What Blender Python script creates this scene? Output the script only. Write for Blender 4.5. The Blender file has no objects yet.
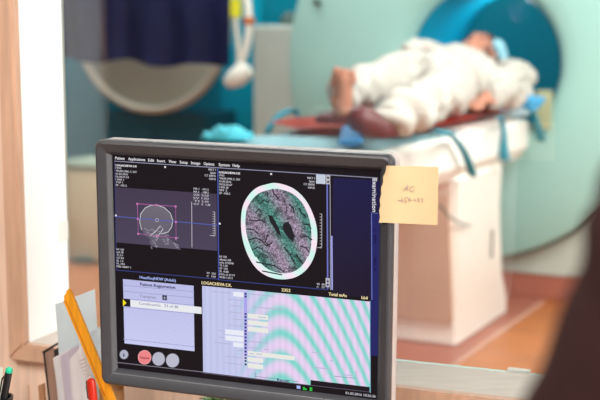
import bpy, bmesh, math, random
from mathutils import Vector, Matrix, noise
random.seed(7)
C = bpy.context.scene.collection
PI = math.pi
# ------------------------------------------------------------------ camera frame (used to place things at measured spots)
CAMH, PITCH, F = 1.22, math.radians(8), 1200.0
CAM = Vector((0, 0, CAMH))
FW = Vector((0, math.cos(PITCH), -math.sin(PITCH)))
UP = Vector((0, math.sin(PITCH), math.cos(PITCH)))
RT = Vector((1, 0, 0))
def ray(px, py):
    return FW + RT*((px-300)/F) - UP*((py-200)/F)
def at(px, py, D):
    r = ray(px, py); return CAM + r*(D/r.y)
def onplane(px, py, p, n):
    r = ray(px, py); return CAM + r*((p-CAM).dot(n)/r.dot(n))
def onz(px, py, z):
    return onplane(px, py, Vector((0, 0, z)), Vector((0, 0, 1)))

# ------------------------------------------------------------------ materials
def lin(c):
    return tuple(((v/255)/12.92 if v/255 <= .04045 else ((v/255+.055)/1.055)**2.4) for v in c) + (1,)
def mat(name, rgb, rough=.5, var=.08, scale=12, metal=0, bump=0, spec=.5, stretch=(1, 1, 1), emit=0, rgb2=None, sss=0):
    m = bpy.data.materials.new(name); m.use_nodes = True
    nt = m.node_tree; b = nt.nodes['Principled BSDF']
    tc = nt.nodes.new('ShaderNodeTexCoord'); mp = nt.nodes.new('ShaderNodeMapping')
    mp.inputs['Scale'].default_value = stretch
    nz = nt.nodes.new('ShaderNodeTexNoise'); nz.inputs['Scale'].default_value = scale; nz.inputs['Detail'].default_value = 4
    cr = nt.nodes.new('ShaderNodeValToRGB')
    a = lin(rgb); c2 = lin(rgb2) if rgb2 else tuple(v*(1-var*2) for v in a[:3])+(1,)
    c1 = a if rgb2 else tuple(min(1, v*(1+var)) for v in a[:3])+(1,)
    cr.color_ramp.elements[0].position = .3; cr.color_ramp.elements[1].position = .7
    cr.color_ramp.elements[0].color = c2; cr.color_ramp.elements[1].color = c1
    L = nt.links.new
    L(tc.outputs['Object'], mp.inputs['Vector']); L(mp.outputs[0], nz.inputs['Vector'])
    L(nz.outputs[0], cr.inputs[0]); L(cr.outputs[0], b.inputs['Base Color'])
    b.inputs['Roughness'].default_value = rough; b.inputs['Metallic'].default_value = metal
    b.inputs['Specular IOR Level'].default_value = spec
    if sss:
        b.inputs['Subsurface Weight'].default_value = sss; b.inputs['Subsurface Radius'].default_value = (.01, .004, .002)
    if emit:
        L(cr.outputs[0], b.inputs['Emission Color']); b.inputs['Emission Strength'].default_value = emit
    if bump:
        bp = nt.nodes.new('ShaderNodeBump'); bp.inputs['Strength'].default_value = bump; bp.inputs['Distance'].default_value = .004
        L(nz.outputs[0], bp.inputs['Height']); L(bp.outputs[0], b.inputs['Normal'])
    return m
def glow(name, rgb, s=1.0):                 # a lit patch of the monitor's panel
    m = bpy.data.materials.new(name); m.use_nodes = True
    nt = m.node_tree; b = nt.nodes['Principled BSDF']
    b.inputs['Base Color'].default_value = (.004, .004, .005, 1); b.inputs['Roughness'].default_value = .45
    b.inputs['Specular IOR Level'].default_value = .12
    b.inputs['Emission Color'].default_value = lin(rgb); b.inputs['Emission Strength'].default_value = s
    return m
class NT:
    def __init__(s, m): s.nt = m.node_tree
    def n(s, t, **k):
        x = s.nt.nodes.new(t)
        for a, v in k.items(): setattr(x, a, v)
        return x
    def v(s, x, sock):
        if isinstance(x, (int, float)): sock.default_value = x
        else: s.nt.links.new(x, sock)
    def m(s, op, a, b=0):
        x = s.n('ShaderNodeMath', operation=op); s.v(a, x.inputs[0]); s.v(b, x.inputs[1]); return x.outputs[0]
    def mix(s, f, a, b):
        x = s.n('ShaderNodeMix', data_type='RGBA'); s.v(f, x.inputs[0])
        for q, sk in ((a, x.inputs[6]), (b, x.inputs[7])):
            if isinstance(q, tuple): sk.default_value = q
            else: s.nt.links.new(q, sk)
        return x.outputs[2]

# ------------------------------------------------------------------ mesh helpers
def obj(name, bm, m, parent=None, smooth=False, ang=40):
    me = bpy.data.meshes.new(name)
    bmesh.ops.recalc_face_normals(bm, faces=bm.faces)
    bm.to_mesh(me); bm.free()
    return link(name, me, m, parent, smooth, ang)
def link(name, me, m, parent=None, smooth=False, ang=40):
    o = bpy.data.objects.new(name, me); C.objects.link(o)
    if m: me.materials.clear(); me.materials.append(m)
    if smooth:
        me.shade_smooth()
        try: me.set_sharp_from_angle(angle=math.radians(ang))
        except Exception: pass
    if parent:
        o.parent = parent
        if parent.type == 'EMPTY' and not parent.get('_loc'): o.location = -parent.location
    return o
def thing(name, loc, label, cat, group=None, local=False):
    o = bpy.data.objects.new(name, None); C.objects.link(o); o.location = loc; o.empty_display_size = .05
    if local: o['_loc'] = 1
    return tag(o, label, cat, group)
def tag(o, label, cat, group=None, kind=None):
    o['label'] = label; o['category'] = cat
    if group: o['group'] = group
    if kind: o['kind'] = kind
    return o
def struct(o, kind='structure'):
    o['kind'] = kind; return o
def box(bm, c, s, R=None, bev=0, seg=2):
    r = bmesh.ops.create_cube(bm, size=1); vs = r['verts']
    bmesh.ops.scale(bm, vec=Vector(s), verts=vs)
    if bev:
        es = list({e for v in vs for e in v.link_edges})
        q = bmesh.ops.bevel(bm, geom=es, offset=bev, segments=seg, affect='EDGES', profile=.5)
        vs = list({v for f in q['faces'] for v in f.verts} | {v for v in vs if v.is_valid})
    M = Matrix.Translation(Vector(c)) @ (R.to_4x4() if R else Matrix())
    bmesh.ops.transform(bm, matrix=M, verts=vs)
    return vs
def hexa(bm, pts):                                   # 8 corners: 4 bottom, 4 top
    v = [bm.verts.new(p) for p in pts]
    for f in ((0, 1, 2, 3), (4, 5, 6, 7), (0, 1, 5, 4), (1, 2, 6, 5), (2, 3, 7, 6), (3, 0, 4, 7)):
        bm.faces.new([v[i] for i in f])
    return v
def prism(bm, pts, off):
    a = [bm.verts.new(p) for p in pts]; b = [bm.verts.new(Vector(p)+Vector(off)) for p in pts]
    bm.faces.new(a); bm.faces.new(b)
    n = len(a)
    for i in range(n): bm.faces.new((a[i], a[(i+1) % n], b[(i+1) % n], b[i]))
def tube(bm, path, rad, seg=10, flat=1.0, cap=True, flatdir=None):
    path = [Vector(p) for p in path]; rings = []; n = len(path)
    if not isinstance(rad, (list, tuple)): rad = [rad]*n
    prev = None
    for i, p in enumerate(path):
        d = (path[min(i+1, n-1)]-path[max(i-1, 0)]).normalized()
        u = flatdir if flatdir else (prev or (Vector((0, 0, 1)) if abs(d.z) < .9 else Vector((1, 0, 0))))
        u = (u-d*u.dot(d)).normalized(); w = d.cross(u); prev = u
        rings.append([bm.verts.new(p+(u*math.cos(a)*flat+w*math.sin(a))*rad[i]) for a in (2*PI*k/seg for k in range(seg))])
    for i in range(n-1):
        for k in range(seg):
            bm.faces.new((rings[i][k], rings[i][(k+1) % seg], rings[i+1][(k+1) % seg], rings[i+1][k]))
    if cap: bm.faces.new(rings[0][::-1]); bm.faces.new(rings[-1])
def curve_pts(pts, n=6):                             # Catmull-Rom
    pts = [Vector(p) for p in pts]; out = []
    for i in range(len(pts)-1):
        p0, p1, p2, p3 = pts[max(i-1, 0)], pts[i], pts[i+1], pts[min(i+2, len(pts)-1)]
        for k in range(n):
            t = k/n
            out.append(.5*((2*p1)+(p2-p0)*t+(2*p0-5*p1+4*p2-p3)*t*t+(3*p1-p0-3*p2+p3)*t**3))
    return out+[pts[-1]]
def lathe(bm, prof, c, axis=Vector((0, 0, 1)), seg=48, close=False):
    axis = axis.normalized(); u = axis.orthogonal().normalized(); w = axis.cross(u); rings = []
    for r, h in prof:
        if r < 1e-6: rings.append([bm.verts.new(c+axis*h)])
        else: rings.append([bm.verts.new(c+axis*h+(u*math.cos(a)+w*math.sin(a))*r) for a in (2*PI*k/seg for k in range(seg))])
    N = len(rings)
    for i in range(N if close else N-1):
        A, B = rings[i], rings[(i+1) % N]
        for k in range(seg):
            k2 = (k+1) % seg
            if len(A) == 1: bm.faces.new((A[0], B[k], B[k2]))
            elif len(B) == 1: bm.faces.new((A[k], A[k2], B[0]))
            else: bm.faces.new((A[k], A[k2], B[k2], B[k]))
def ellip(bm, c, r, R=None, seg=20):
    q = bmesh.ops.create_uvsphere(bm, u_segments=seg, v_segments=seg//2+2, radius=1)
    M = Matrix.Translation(Vector(c)) @ (R.to_4x4() if R else Matrix()) @ Matrix.Diagonal((r[0], r[1], r[2], 1))
    bmesh.ops.transform(bm, matrix=M, verts=q['verts'])
def cone(bm, p0, r0, p1, r1, seg=16):                # tapered capsule
    p0, p1 = Vector(p0), Vector(p1)
    ellip(bm, p0, (r0,)*3, seg=seg); ellip(bm, p1, (r1,)*3, seg=seg)
    tube(bm, [p0, p0.lerp(p1, .5), p1], [r0, (r0+r1)/2, r1], seg)
def limb(bm, pts):                                   # [(p, r), ...]
    for (a, ra), (b, rb) in zip(pts, pts[1:]): cone(bm, a, ra, b, rb)
def melt(name, bm, vox, m, parent, wrinkle=0, wscale=12, smooth_it=4, zmin=None):
    """joins overlapping pieces into one continuous skin"""
    me = bpy.data.meshes.new(name); bmesh.ops.recalc_face_normals(bm, faces=bm.faces); bm.to_mesh(me); bm.free()
    o = bpy.data.objects.new(name, me); C.objects.link(o)
    r = o.modifiers.new('r', 'REMESH'); r.mode = 'VOXEL'; r.voxel_size = vox; r.adaptivity = 0
    s = o.modifiers.new('s', 'SMOOTH'); s.iterations = smooth_it; s.factor = .5
    dg = bpy.context.evaluated_depsgraph_get(); dg.update()
    me2 = bpy.data.meshes.new_from_object(o.evaluated_get(dg))
    bpy.data.objects.remove(o); bpy.data.meshes.remove(me); me2.name = name
    if wrinkle:
        ns = [v.normal.copy() for v in me2.vertices]
        for v, nn in zip(me2.vertices, ns):
            p = v.co*wscale
            w_ = p+Vector((noise.noise(p*.6), noise.noise(p*.6+Vector((5, 1, 2))), noise.noise(p*.6+Vector((1, 8, 3)))))*1.3
            a = 1-2.6*abs(noise.noise(w_)); b_ = 1-2.6*abs(noise.noise(w_*1.9+Vector((3, 3, 3))))
            v.co += nn*wrinkle*(a*.75+b_*.4-.35)
    if zmin is not None:
        for v in me2.vertices: v.co.z = max(v.co.z, zmin)
    me2.shade_smooth()
    return link(name, me2, m, parent)
def rebase(o):                                       # a one-mesh thing gets its origin at its base
    bb = [v.co for v in o.data.vertices]
    c = Vector(((min(v.x for v in bb)+max(v.x for v in bb))/2, (min(v.y for v in bb)+max(v.y for v in bb))/2, min(v.z for v in bb)))
    o.data.transform(Matrix.Translation(-c)); o.location = c
    for ch in o.children: ch.location = ch.location-c
    return o

# ================================================================== MATERIALS
M_wood = mat('pale_pinkish_wood', (236, 204, 180), .5, .07, 6, stretch=(14, 14, 1.2))
M_casing = mat('casing_wood', (205, 165, 138), .45, .08, 7, stretch=(12, 12, 1.2))
M_sill = mat('greyed_sill_wood', (204, 192, 180), .42, .06, 7, stretch=(2, 16, 10))
M_white = mat('white_paint', (246, 246, 243), .5, .015, 9)
M_floor = mat('orange_wood_floor', (196, 118, 66), .38, .1, 5, stretch=(1, 5, 1))
M_rose = mat('rose_floor_tone', (178, 108, 92), .4, .07, 4)
M_teal = mat('teal_wall_paint', (0, 134, 160), .7, .05, 2, spec=.1)
M_tealdark = mat('dark_teal_laminate', (0, 86, 108), .5, .06, 3)
M_gantry = mat('pale_green_plastic', (158, 203, 198), .42, .02, 1.5, spec=.3)
M_gbody = mat('pale_grey_plastic', (194, 206, 200), .45, .03, 2)
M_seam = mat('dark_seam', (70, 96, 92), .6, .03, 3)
M_tealb = mat('teal_bore_liner', (0, 142, 172), .5, .04, 2, spec=.15)
M_table = mat('white_table_plastic', (248, 247, 243), .35, .015, 2)
M_tan = mat('shaded_end_tan', (226, 206, 190), .5, .03, 2)  # shade and warm reflection on the pedestal's end, put into the colour
M_strap = mat('teal_strap_webbing', (0, 140, 165), .7, .08, 30)
M_buckle = mat('blue_strap_webbing', (0, 112, 170), .7, .06, 30)
M_red = mat('red_mat_vinyl', (216, 62, 40), .5, .06, 8)
M_sheet = mat('light_blue_sheet', (186, 230, 240), .8, .04, 14, bump=.1)
M_gown = mat('white_gown_cotton', (196, 194, 188), .85, .05, 20)
M_skin = mat('skin', (196, 136, 114), .5, .06, 22, sss=.08)
M_hair = mat('dark_brown_hair', (44, 25, 22), .75, .2, 60, stretch=(1, 1, .12), bump=.3, spec=.25)
M_burg = mat('burgundy_vinyl', (96, 30, 40), .5, .06, 8)
M_navy = mat('navy_apron_fabric', (14, 28, 90), .7, .1, 10)
M_beige = mat('grey_beige_shell', (192, 202, 190), .55, .04, 3)
M_rim = mat('pale_rim_plastic', (212, 208, 194), .45, .03, 3)
M_offw = mat('off_white_plastic', (226, 226, 218), .4, .02, 6)
M_yel = mat('yellow_label', (214, 214, 40), .5, .03, 6)
M_org = mat('orange_brown_cap', (190, 96, 30), .5, .03, 6)
M_bezel = mat('charcoal_plastic', (62, 62, 66), .36, .05, 60, spec=.55)
M_hous = mat('grey_plastic_shell', (190, 180, 176), .4, .04, 60)
M_post = mat('buff_note_paper', (232, 203, 156), .8, .02, 20)
M_pencil = mat('pencil_grey', (176, 156, 146), .8, .05, 60)
M_desk = mat('desk_laminate', (196, 158, 130), .4, .05, 5, stretch=(1, 8, 1))
M_black = mat('black_plastic', (20, 19, 20), .4, .1, 30)
M_cover = mat('black_book_cloth', (26, 24, 26), .6, .1, 40)
M_pages = mat('brown_page_edges', (150, 118, 100), .8, .16, 30, stretch=(30, 30, .5))
M_paper = mat('white_paper', (244, 240, 240), .8, .02, 10)
M_bpaper = mat('pale_blue_paper', (226, 236, 240), .8, .02, 10)
M_ruler = mat('yellow_orange_wood', (240, 160, 30), .45, .1, 9, stretch=(30, 30, 1))
M_card = mat('tan_cardboard', (206, 158, 106), .8, .05, 14)
M_redpen = mat('red_plastic', (196, 40, 22), .3, .08, 20)
M_mint = mat('mint_green_plastic', (10, 196, 150), .4, .05, 20)
M_leaf = mat('green_leaf', (96, 140, 46), .5, .15, 20)
M_soil = mat('brown_soil', (60, 42, 30), .9, .2, 40)
M_terra = mat('clay_pot', (170, 96, 64), .7, .06, 14)
M_dark = mat('dark_brown_cloth', (50, 27, 25), .9, .1, 40, spec=.2)
M_tint = mat('dark_trousers', (30, 28, 34), .85, .1, 30)
M_chair = mat('grey_chair_fabric', (70, 70, 78), .9, .1, 60)
M_room = mat('brown_room_paint', (92, 82, 74), .8, .04, 3)
M_ceil = mat('ceiling_white', (236, 236, 232), .8, .02, 3)

# ================================================================== CONTROL ROOM WINDOW WALL
YW = math.radians(22)
A = Vector((math.cos(YW), -math.sin(YW), 0)); N = Vector((math.sin(YW), math.cos(YW), 0)); Z = Vector((0, 0, 1))
RW = Matrix((A, N, Z)).transposed()
W0 = at(397, 360, 1.88); SILL = W0.z
def WL(s, t, z): return Vector((W0.x, W0.y, 0))+A*s+N*t+Z*z
def wbox(bm, s0, s1, t0, t1, z0, z1, bev=0):
    box(bm, WL((s0+s1)/2, (t0+t1)/2, (z0+z1)/2), (s1-s0, t1-t0, z1-z0), RW, bev)
pj = onplane(67, 200, W0, N); SL = (pj-W0).dot(A); SR = SL+2.1; ZT = 2.05
T0 = -.125                                           # control-room face of the wall
CEIL = 2.75
bm = bmesh.new()
wbox(bm, SL-1.6, SL-.012, T0, .005, 0, CEIL); wbox(bm, SR+.012, SR+1.2, T0, .005, 0, CEIL)
wbox(bm, SL-.012, SR+.012, T0, .005, 0, SILL-.03); wbox(bm, SL-.012, SR+.012, T0, .005, ZT+.012, CEIL)
struct(obj('wall_front', bm, M_wood))
# thin panel joints on the wood-clad wall
for k, s in enumerate((-.62, -.355, .18)):
    bm = bmesh.new(); wbox(bm, s-.0015, s+.0015, T0-.002, T0+.001, .08, SILL-.075)
    struct(obj('trim_%d' % (k+1), bm, M_casing))
# casing around the opening (mitred, on the wall face): left, bottom, top, right
cw, ct = .030, .022
def casing(name, p, q, r, s):                        # 4 corners (s,z) of one mitred board
    bm = bmesh.new()
    a = [WL(x, T0-ct, z) for x, z in (p, q, r, s)]
    prism(bm, a, N*(ct-.0005))
    bmesh.ops.bevel(bm, geom=[e for e in bm.edges], offset=.003, segments=2, affect='EDGES')
    return struct(obj(name, bm, M_casing))
casing('trim_4', (SL, SILL), (SL, ZT), (SL-cw, ZT+cw), (SL-cw, SILL-cw))
casing('trim_5', (SL, SILL), (SR, SILL), (SR+cw, SILL-cw), (SL-cw, SILL-cw))
casing('trim_6', (SL, ZT), (SR, ZT), (SR+cw, ZT+cw), (SL-cw, ZT+cw))
casing('trim_7', (SR, SILL), (SR, ZT), (SR+cw, ZT+cw), (SR+cw, SILL-cw))
win = bpy.data.objects.new('window_1', None); C.objects.link(win); win.location = WL(SL, 0, SILL); struct(win)
bm = bmesh.new()
wbox(bm, SL-.012, SL, T0-.002, .005, SILL, ZT); wbox(bm, SR, SR+.012, T0-.002, .005, SILL, ZT); wbox(bm, SL-.012, SR+.012, T0-.002, .005, ZT, ZT+.012)
obj('window_lining', bm, M_white, win)
bm = bmesh.new(); wbox(bm, SL-.012, SR+.012, T0-.004, .005, SILL-.03, SILL, .002); obj('window_sill', bm, M_sill, win)
bm = bmesh.new(); wbox(bm, SL+.001, SR-.001, -.003, .003, SILL+.0005, ZT-.001); 
G = bpy.data.materials.new('window_glass'); G.use_nodes = True
nt = G.node_tree; nt.nodes.clear(); q = NT(G)
out = q.n('ShaderNodeOutputMaterial'); tr = q.n('ShaderNodeBsdfTransparent'); gl = q.n('ShaderNodeBsdfGlossy'); mx = q.n('ShaderNodeMixShader')
tr.inputs[0].default_value = (.95, .97, .965, 1); gl.inputs['Roughness'].default_value = .01; gl.inputs[0].default_value = (1, 1, 1, 1)
fr = q.n('ShaderNodeFresnel'); fr.inputs[0].default_value = 1.5
q.v(q.m('MULTIPLY', fr.outputs[0], 1.0), mx.inputs[0]); nt.links.new(tr.outputs[0], mx.inputs[1]); nt.links.new(gl.outputs[0], mx.inputs[2]); nt.links.new(mx.outputs[0], out.inputs[0])
obj('window_pane', bm, G, win)
p = onplane(66.5, 230, W0-N*.012, N); bm = bmesh.new()
sp = (p-W0).dot(A); wbox(bm, SL-.002, SL+.007, -.03, -.008, p.z-.018, p.z+.018, .002); obj('window_latch', bm, M_offw, win)
# small plate lying on the sill near the pane
p = onplane(519, 371.5, Vector((0, 0, SILL)), Z); bm = bmesh.new()
s = (p-W0).dot(A); t = (p-W0).dot(N); wbox(bm, s-.018, s+.018, t-.006, t+.006, SILL, SILL+.004, .0015)
tag(rebase(obj('sill_plate', bm, M_offw)), 'small flat pale plastic plate lying on the grey window sill', 'plate')
# control room shell
bm = bmesh.new(); wbox(bm, SL-1.6, SR+1.2, -4.6, T0+.05, -.1, 0); struct(obj('floor', bm, M_desk))
bm = bmesh.new(); wbox(bm, SL-1.7, SL-1.6, -4.6, .09, -.1, CEIL); struct(obj('wall_left', bm, M_room))
bm = bmesh.new(); wbox(bm, SR+1.2, SR+1.3, -4.6, .09, -.1, CEIL); struct(obj('wall_right', bm, M_room))
bm = bmesh.new(); wbox(bm, SL-1.7, SR+1.3, -4.7, -4.6, -.1, CEIL); struct(obj('wall_back', bm, M_room))
bm = bmesh.new(); wbox(bm, SL-1.7, SR+1.3, -4.7, .09, CEIL, CEIL+.1); struct(obj('ceiling_control_room', bm, M_room))

# ================================================================== SCANNER ROOM
FL = Vector((-.55, 7.75, 0))                         # a point of the far wall (parallel to the window wall)
def SRm(s, t, z): return FL+A*s+N*t+Z*z
def sbox(bm, s0, s1, t0, t1, z0, z1, bev=0):
    box(bm, SRm((s0+s1)/2, (t0+t1)/2, (z0+z1)/2), (s1-s0, t1-t0, z1-z0), RW, bev)
depth = (FL-W0).dot(N)
bm = bmesh.new(); sbox(bm, -2.6, 4.6, 0, .1, 0, 3.0); struct(obj('wall_far', bm, M_teal))
bm = bmesh.new(); sbox(bm, -2.6, 4.6, -depth+.09, .1, -.1, 0); struct(obj('floor_scanner_room', bm, M_floor))
bm = bmesh.new(); sbox(bm, -2.7, -2.6, -depth+.09, .1, -.1, 3); struct(obj('wall_west', bm, M_teal))
bm = bmesh.new(); sbox(bm, 4.6, 4.7, -depth+.09, .1, -.1, 3); struct(obj('wall_east', bm, M_gbody))
bm = bmesh.new(); sbox(bm, -2.7, 4.7, -depth+.09, .1, 3, 3.1); struct(obj('ceiling', bm, M_ceil))
bm = bmesh.new(); sbox(bm, -2.6, 4.6, -.02, 0, 0, .1); struct(obj('baseboard_far', bm, M_rose))

p0 = onplane(221, 60, FL, N); p1 = onplane(262, 60, FL, N)
bm = bmesh.new(); sbox(bm, (p0-FL).dot(A), (p1-FL).dot(A), -.012, -.001, .1, 2.6, .003); struct(obj('trim_9', bm, mat('bright_teal_panel', (0, 166, 198), .6, .05, 2, spec=.1, stretch=(6, 6, .3))))
# ---- gantry
YG = math.radians(27)
d = Vector((math.sin(YG), math.cos(YG), 0)); r_ = Vector((math.cos(YG), -math.sin(YG), 0))
GC = at(478, 65, 5.4); RG = Matrix((r_, d, Z)).transposed()
def T(s, w, z): return Vector((GC.x, GC.y, 0))-d*s+r_*w+Z*z
BR = .355; DR = .885
gan = thing('scanner_gantry', T(-.4, 0, 0), 'pale green scanner gantry with a big round front and teal bore', 'CT scanner')
bm = bmesh.new()                                     # round front shell with a tunnel
lathe(bm, [(DR-.03, -.10), (DR, -.08), (DR+.004, -.05), (DR, -.015), (DR-.02, 0), (BR+.12, .0), (BR+.05, -.008), (BR+.02, -.03), (BR, -.09), (BR-.005, -.12), (BR-.01, -.1205), (BR+.3, -.13)],
      GC, -d, 128)
OFF = -r_*.075
for v in bm.verts:
    if (v.co-GC-d*(v.co-GC).dot(d)).length > BR+.2: v.co += OFF
obj('front_shell', bm, M_gantry, gan, True)
bm = bmesh.new(); lathe(bm, [(BR-.0045, -.086), (BR-.012, -.125), (BR-.02, -.2), (BR-.02, -.62), (BR+.03, -.9)], GC, -d, 96); obj('bore_liner', bm, M_tealb, gan, True)
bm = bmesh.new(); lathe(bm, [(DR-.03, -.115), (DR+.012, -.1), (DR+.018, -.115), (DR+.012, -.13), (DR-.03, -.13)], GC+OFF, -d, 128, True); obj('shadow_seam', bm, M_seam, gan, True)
# housing behind the round front (with the tunnel left open): ring of panels
bm = bmesh.new()
zt, zb, hw = 1.96, .12, .86
def housing_ring(s):
    pts = []
    for k in range(64):
        a = 2*PI*k/64; x, z = math.cos(a), math.sin(a)
        q = min(hw/abs(x) if abs(x) > 1e-6 else 9, ((zt-GC.z)/z if z > 1e-6 else (GC.z-zb)/-z if z < -1e-6 else 9))
        pts.append(T(s, x*q, GC.z+z*q))
    return [bm.verts.new(p) for p in pts]
def bore_ring(s): return [bm.verts.new(T(s, math.cos(2*PI*k/64)*(BR+.04), GC.z+math.sin(2*PI*k/64)*(BR+.04))) for k in range(64)]
o0, o1, b0, b1 = housing_ring(-.13), housing_ring(-.88), bore_ring(-.13), bore_ring(-.88)
for k in range(64):
    j = (k+1) % 64
    bm.faces.new((o0[k], o0[j], o1[j], o1[k])); bm.faces.new((b0[k], b1[k], b1[j], b0[j]))
    bm.faces.new((o0[k], b0[k], b0[j], o0[j])); bm.faces.new((o1[k], o1[j], b1[j], b1[k]))
obj('housing', bm, M_gbody, gan)
bm = bmesh.new(); box(bm, T(-.5, 0, .06), (1.8, .72, .12), RG, .01); obj('plinth', bm, M_rose, gan)
# seam on the round front below the bore, and a small lamp above
p0 = onplane(493, 150, GC-d*.001, d); p1 = onplane(492, 248, GC-d*.001, d); bm = bmesh.new()
tube(bm, [p0, p0.lerp(p1, .5), p1], .004, 8); obj('cover_seam', bm, M_offw, gan, True)
p = onplane(317, 2, GC-d*.012, d); bm = bmesh.new(); box(bm, p, (.03, .024, .03), RG, .004); obj('indicator_lamp', bm, M_seam, gan)
p = onplane(544, 110, GC-d*.004, d); bm = bmesh.new(); box(bm, p, (.07, .008, .17), RG, .003)
obj('control_panel', bm, mat('khaki_panel', (176, 182, 146), .5, .03, 6), gan)
# ---- tall pale cabinet behind the gantry
p0 = onplane(253, 25, SRm(0, -.75, 0), N); s0 = (p0-FL).dot(A)
cab = thing('storage_cabinet', SRm(s0+.2, -.5, 0), 'tall pale grey cabinet standing against the teal wall beside the gantry', 'cabinet')
bm = bmesh.new(); sbox(bm, s0, s0+.4, -.74, -.03, .06, p0.z, .006); obj('carcass', bm, M_gbody, cab)
bm = bmesh.new(); sbox(bm, s0+.004, s0+.396, -.757, -.741, .08, p0.z-.012, .004); dr = obj('door', bm, M_gbody, cab)
bm = bmesh.new(); tube(bm, [SRm(s0+.35, -.765, .8), SRm(s0+.35, -.78, .82), SRm(s0+.35, -.78, .98), SRm(s0+.35, -.765, 1.0)], .006, 8); obj('handle', bm, M_seam, dr, True)
bm = bmesh.new(); sbox(bm, s0+.02, s0+.38, -.72, -.04, 0, .06); obj('toe_kick', bm, M_seam, cab)
kn = SRm(s0+.17, -.62, p0.z); bm = bmesh.new(); lathe(bm, [(0, .075), (.03, .07), (.052, .04), (.055, .012), (.05, 0), (0, 0)], kn, Z, 28)
tag(rebase(obj('speaker_dome', bm, M_seam, None, True)), 'small dark dome-shaped device on top of the tall pale cabinet', 'device')
# ---- rose strip carrying the pinkish floor reflection, and pale line beside the table
pA = onz(457, 349, 0)
bm = bmesh.new(); wn = .22
q0 = T(.0, .205, 0); pB = onz(470, 352, 0); wB = (pB-T(0, 0, 0)).dot(r_)
hexa(bm, [T(2.9, -1.1, .0005), T(2.9, wB, .0005), T(-.95, wB, .0005), T(-.95, -1.1, .0005), T(2.9, -1.1, .004), T(2.9, wB, .004), T(-.95, wB, .004), T(-.95, -1.1, .004)])
struct(obj('floor_reflection', bm, M_rose))  # pinkish reflection on the floor, laid as a coloured strip
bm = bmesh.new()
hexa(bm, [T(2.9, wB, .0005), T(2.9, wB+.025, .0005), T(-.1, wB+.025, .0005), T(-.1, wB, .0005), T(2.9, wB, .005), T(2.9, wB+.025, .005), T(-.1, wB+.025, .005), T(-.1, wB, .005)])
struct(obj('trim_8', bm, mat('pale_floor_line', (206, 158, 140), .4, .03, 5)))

# ---- patient table
TZ = .85; WN = .285
tab = thing('patient_table', T(1.2, 0, 0), 'long white patient table on a pedestal running into the scanner bore', 'table')
bm = bmesh.new()                                     # deep white side body, rounded ends
prof = [(-.25, TZ-.17), (-.285, TZ-.12), (-WN, TZ-.02), (-WN+.012, TZ), (WN-.012, TZ), (WN, TZ-.02), (.285, TZ-.12), (.25, TZ-.17)]
rings = []
for s, k in ((2.32, .7), (2.28, .95), (2.2, 1), (1.2, 1), (.22, 1), (.16, .97), (.13, .88)):
    rings.append([bm.verts.new(T(s, w*(.97 if k < .9 else 1), TZ-.085+(z-TZ+.085)*k)) for w, z in prof])
for a, b in zip(rings, rings[1:]):
    for i in range(8): bm.faces.new((a[i], a[(i+1) % 8], b[(i+1) % 8], b[i]))
bm.faces.new(rings[0]); bm.faces.new(rings[-1][::-1])
obj('table_top', bm, M_table, tab, True, 30)
bm = bmesh.new()                                     # thin sliding cradle that enters the bore
prof = [(-.235, .0), (-.24, .006), (-.22, .009), (0, .003), (.22, .009), (.24, .006), (.235, .0), (0, -.02)]
ra = [bm.verts.new(T(.9, w, TZ+.004+max(z, -.003))) for w, z in prof]; rb = [bm.verts.new(T(-.62, w*.97, TZ+.004+z)) for w, z in prof]
for i in range(8): bm.faces.new((ra[i], ra[(i+1) % 8], rb[(i+1) % 8], rb[i]))
bm.faces.new(ra); bm.faces.new(rb[::-1]); obj('cradle', bm, M_table, tab, True, 30)
bm = bmesh.new()                                     # pedestal column, wider foot at the gantry end
def quadring(s0_, s1_, w0, w1, z): return [bm.verts.new(p) for p in (T(s0_, w0, z), T(s0_, w1, z), T(s1_, w1, z), T(s1_, w0, z))]
pe = onz(457, 348, 0); se = -(pe-T(0, 0, 0)).dot(d); we = (pe-T(0, 0, 0)).dot(r_)
print('pedestal', se, we)
lv = [quadring(se, .20, -.22, we, .0), quadring(se, .21, -.22, we, .09), quadring(se+.03, .31, -.22, we+.01, .2), quadring(se+.10, .40, -.22, we+.02, .5), quadring(se+.18, .44, -.22, we+.04, TZ-.165)]
for a, b in zip(lv, lv[1:]):
    for i in range(4): bm.faces.new((a[i], a[(i+1) % 4], b[(i+1) % 4], b[i]))
bm.faces.new(lv[0]); bm.faces.new(lv[-1][::-1])
bmesh.ops.bevel(bm, geom=[e for e in bm.edges], offset=.012, segments=3, affect='EDGES')
ped = obj('pedestal', bm, M_table, tab, True, 30)
bm = bmesh.new(); hexa(bm, [T(se+.02, -.22, .1), T(se+.02, we-.012, .1), T(se-.004, we-.012, .1), T(se-.004, -.22, .1), T(se+.155, -.22, .62), T(se+.155, we+.008, .62), T(se+.11, we+.008, .62), T(se+.11, -.22, .62)])
obj('shaded_end_face', bm, M_tan, ped)  # white pedestal's end coloured tan for its shade and reflection
bm = bmesh.new(); tube(bm, [T(.50, we+.02, .30), T(.51, we+.024, .36), T(.52, we+.027, .42)], .004, 8); obj('panel_seam', bm, M_seam, ped, True)
pts = [onplane(x, y, T(0, we+.04, 0), r_) for x, y in ((440, 205), (449, 216), (460, 223), (470, 226))]
bm = bmesh.new(); tube(bm, curve_pts(pts), .004, 8); obj('cover_crease', bm, M_seam, ped, True)

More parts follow.
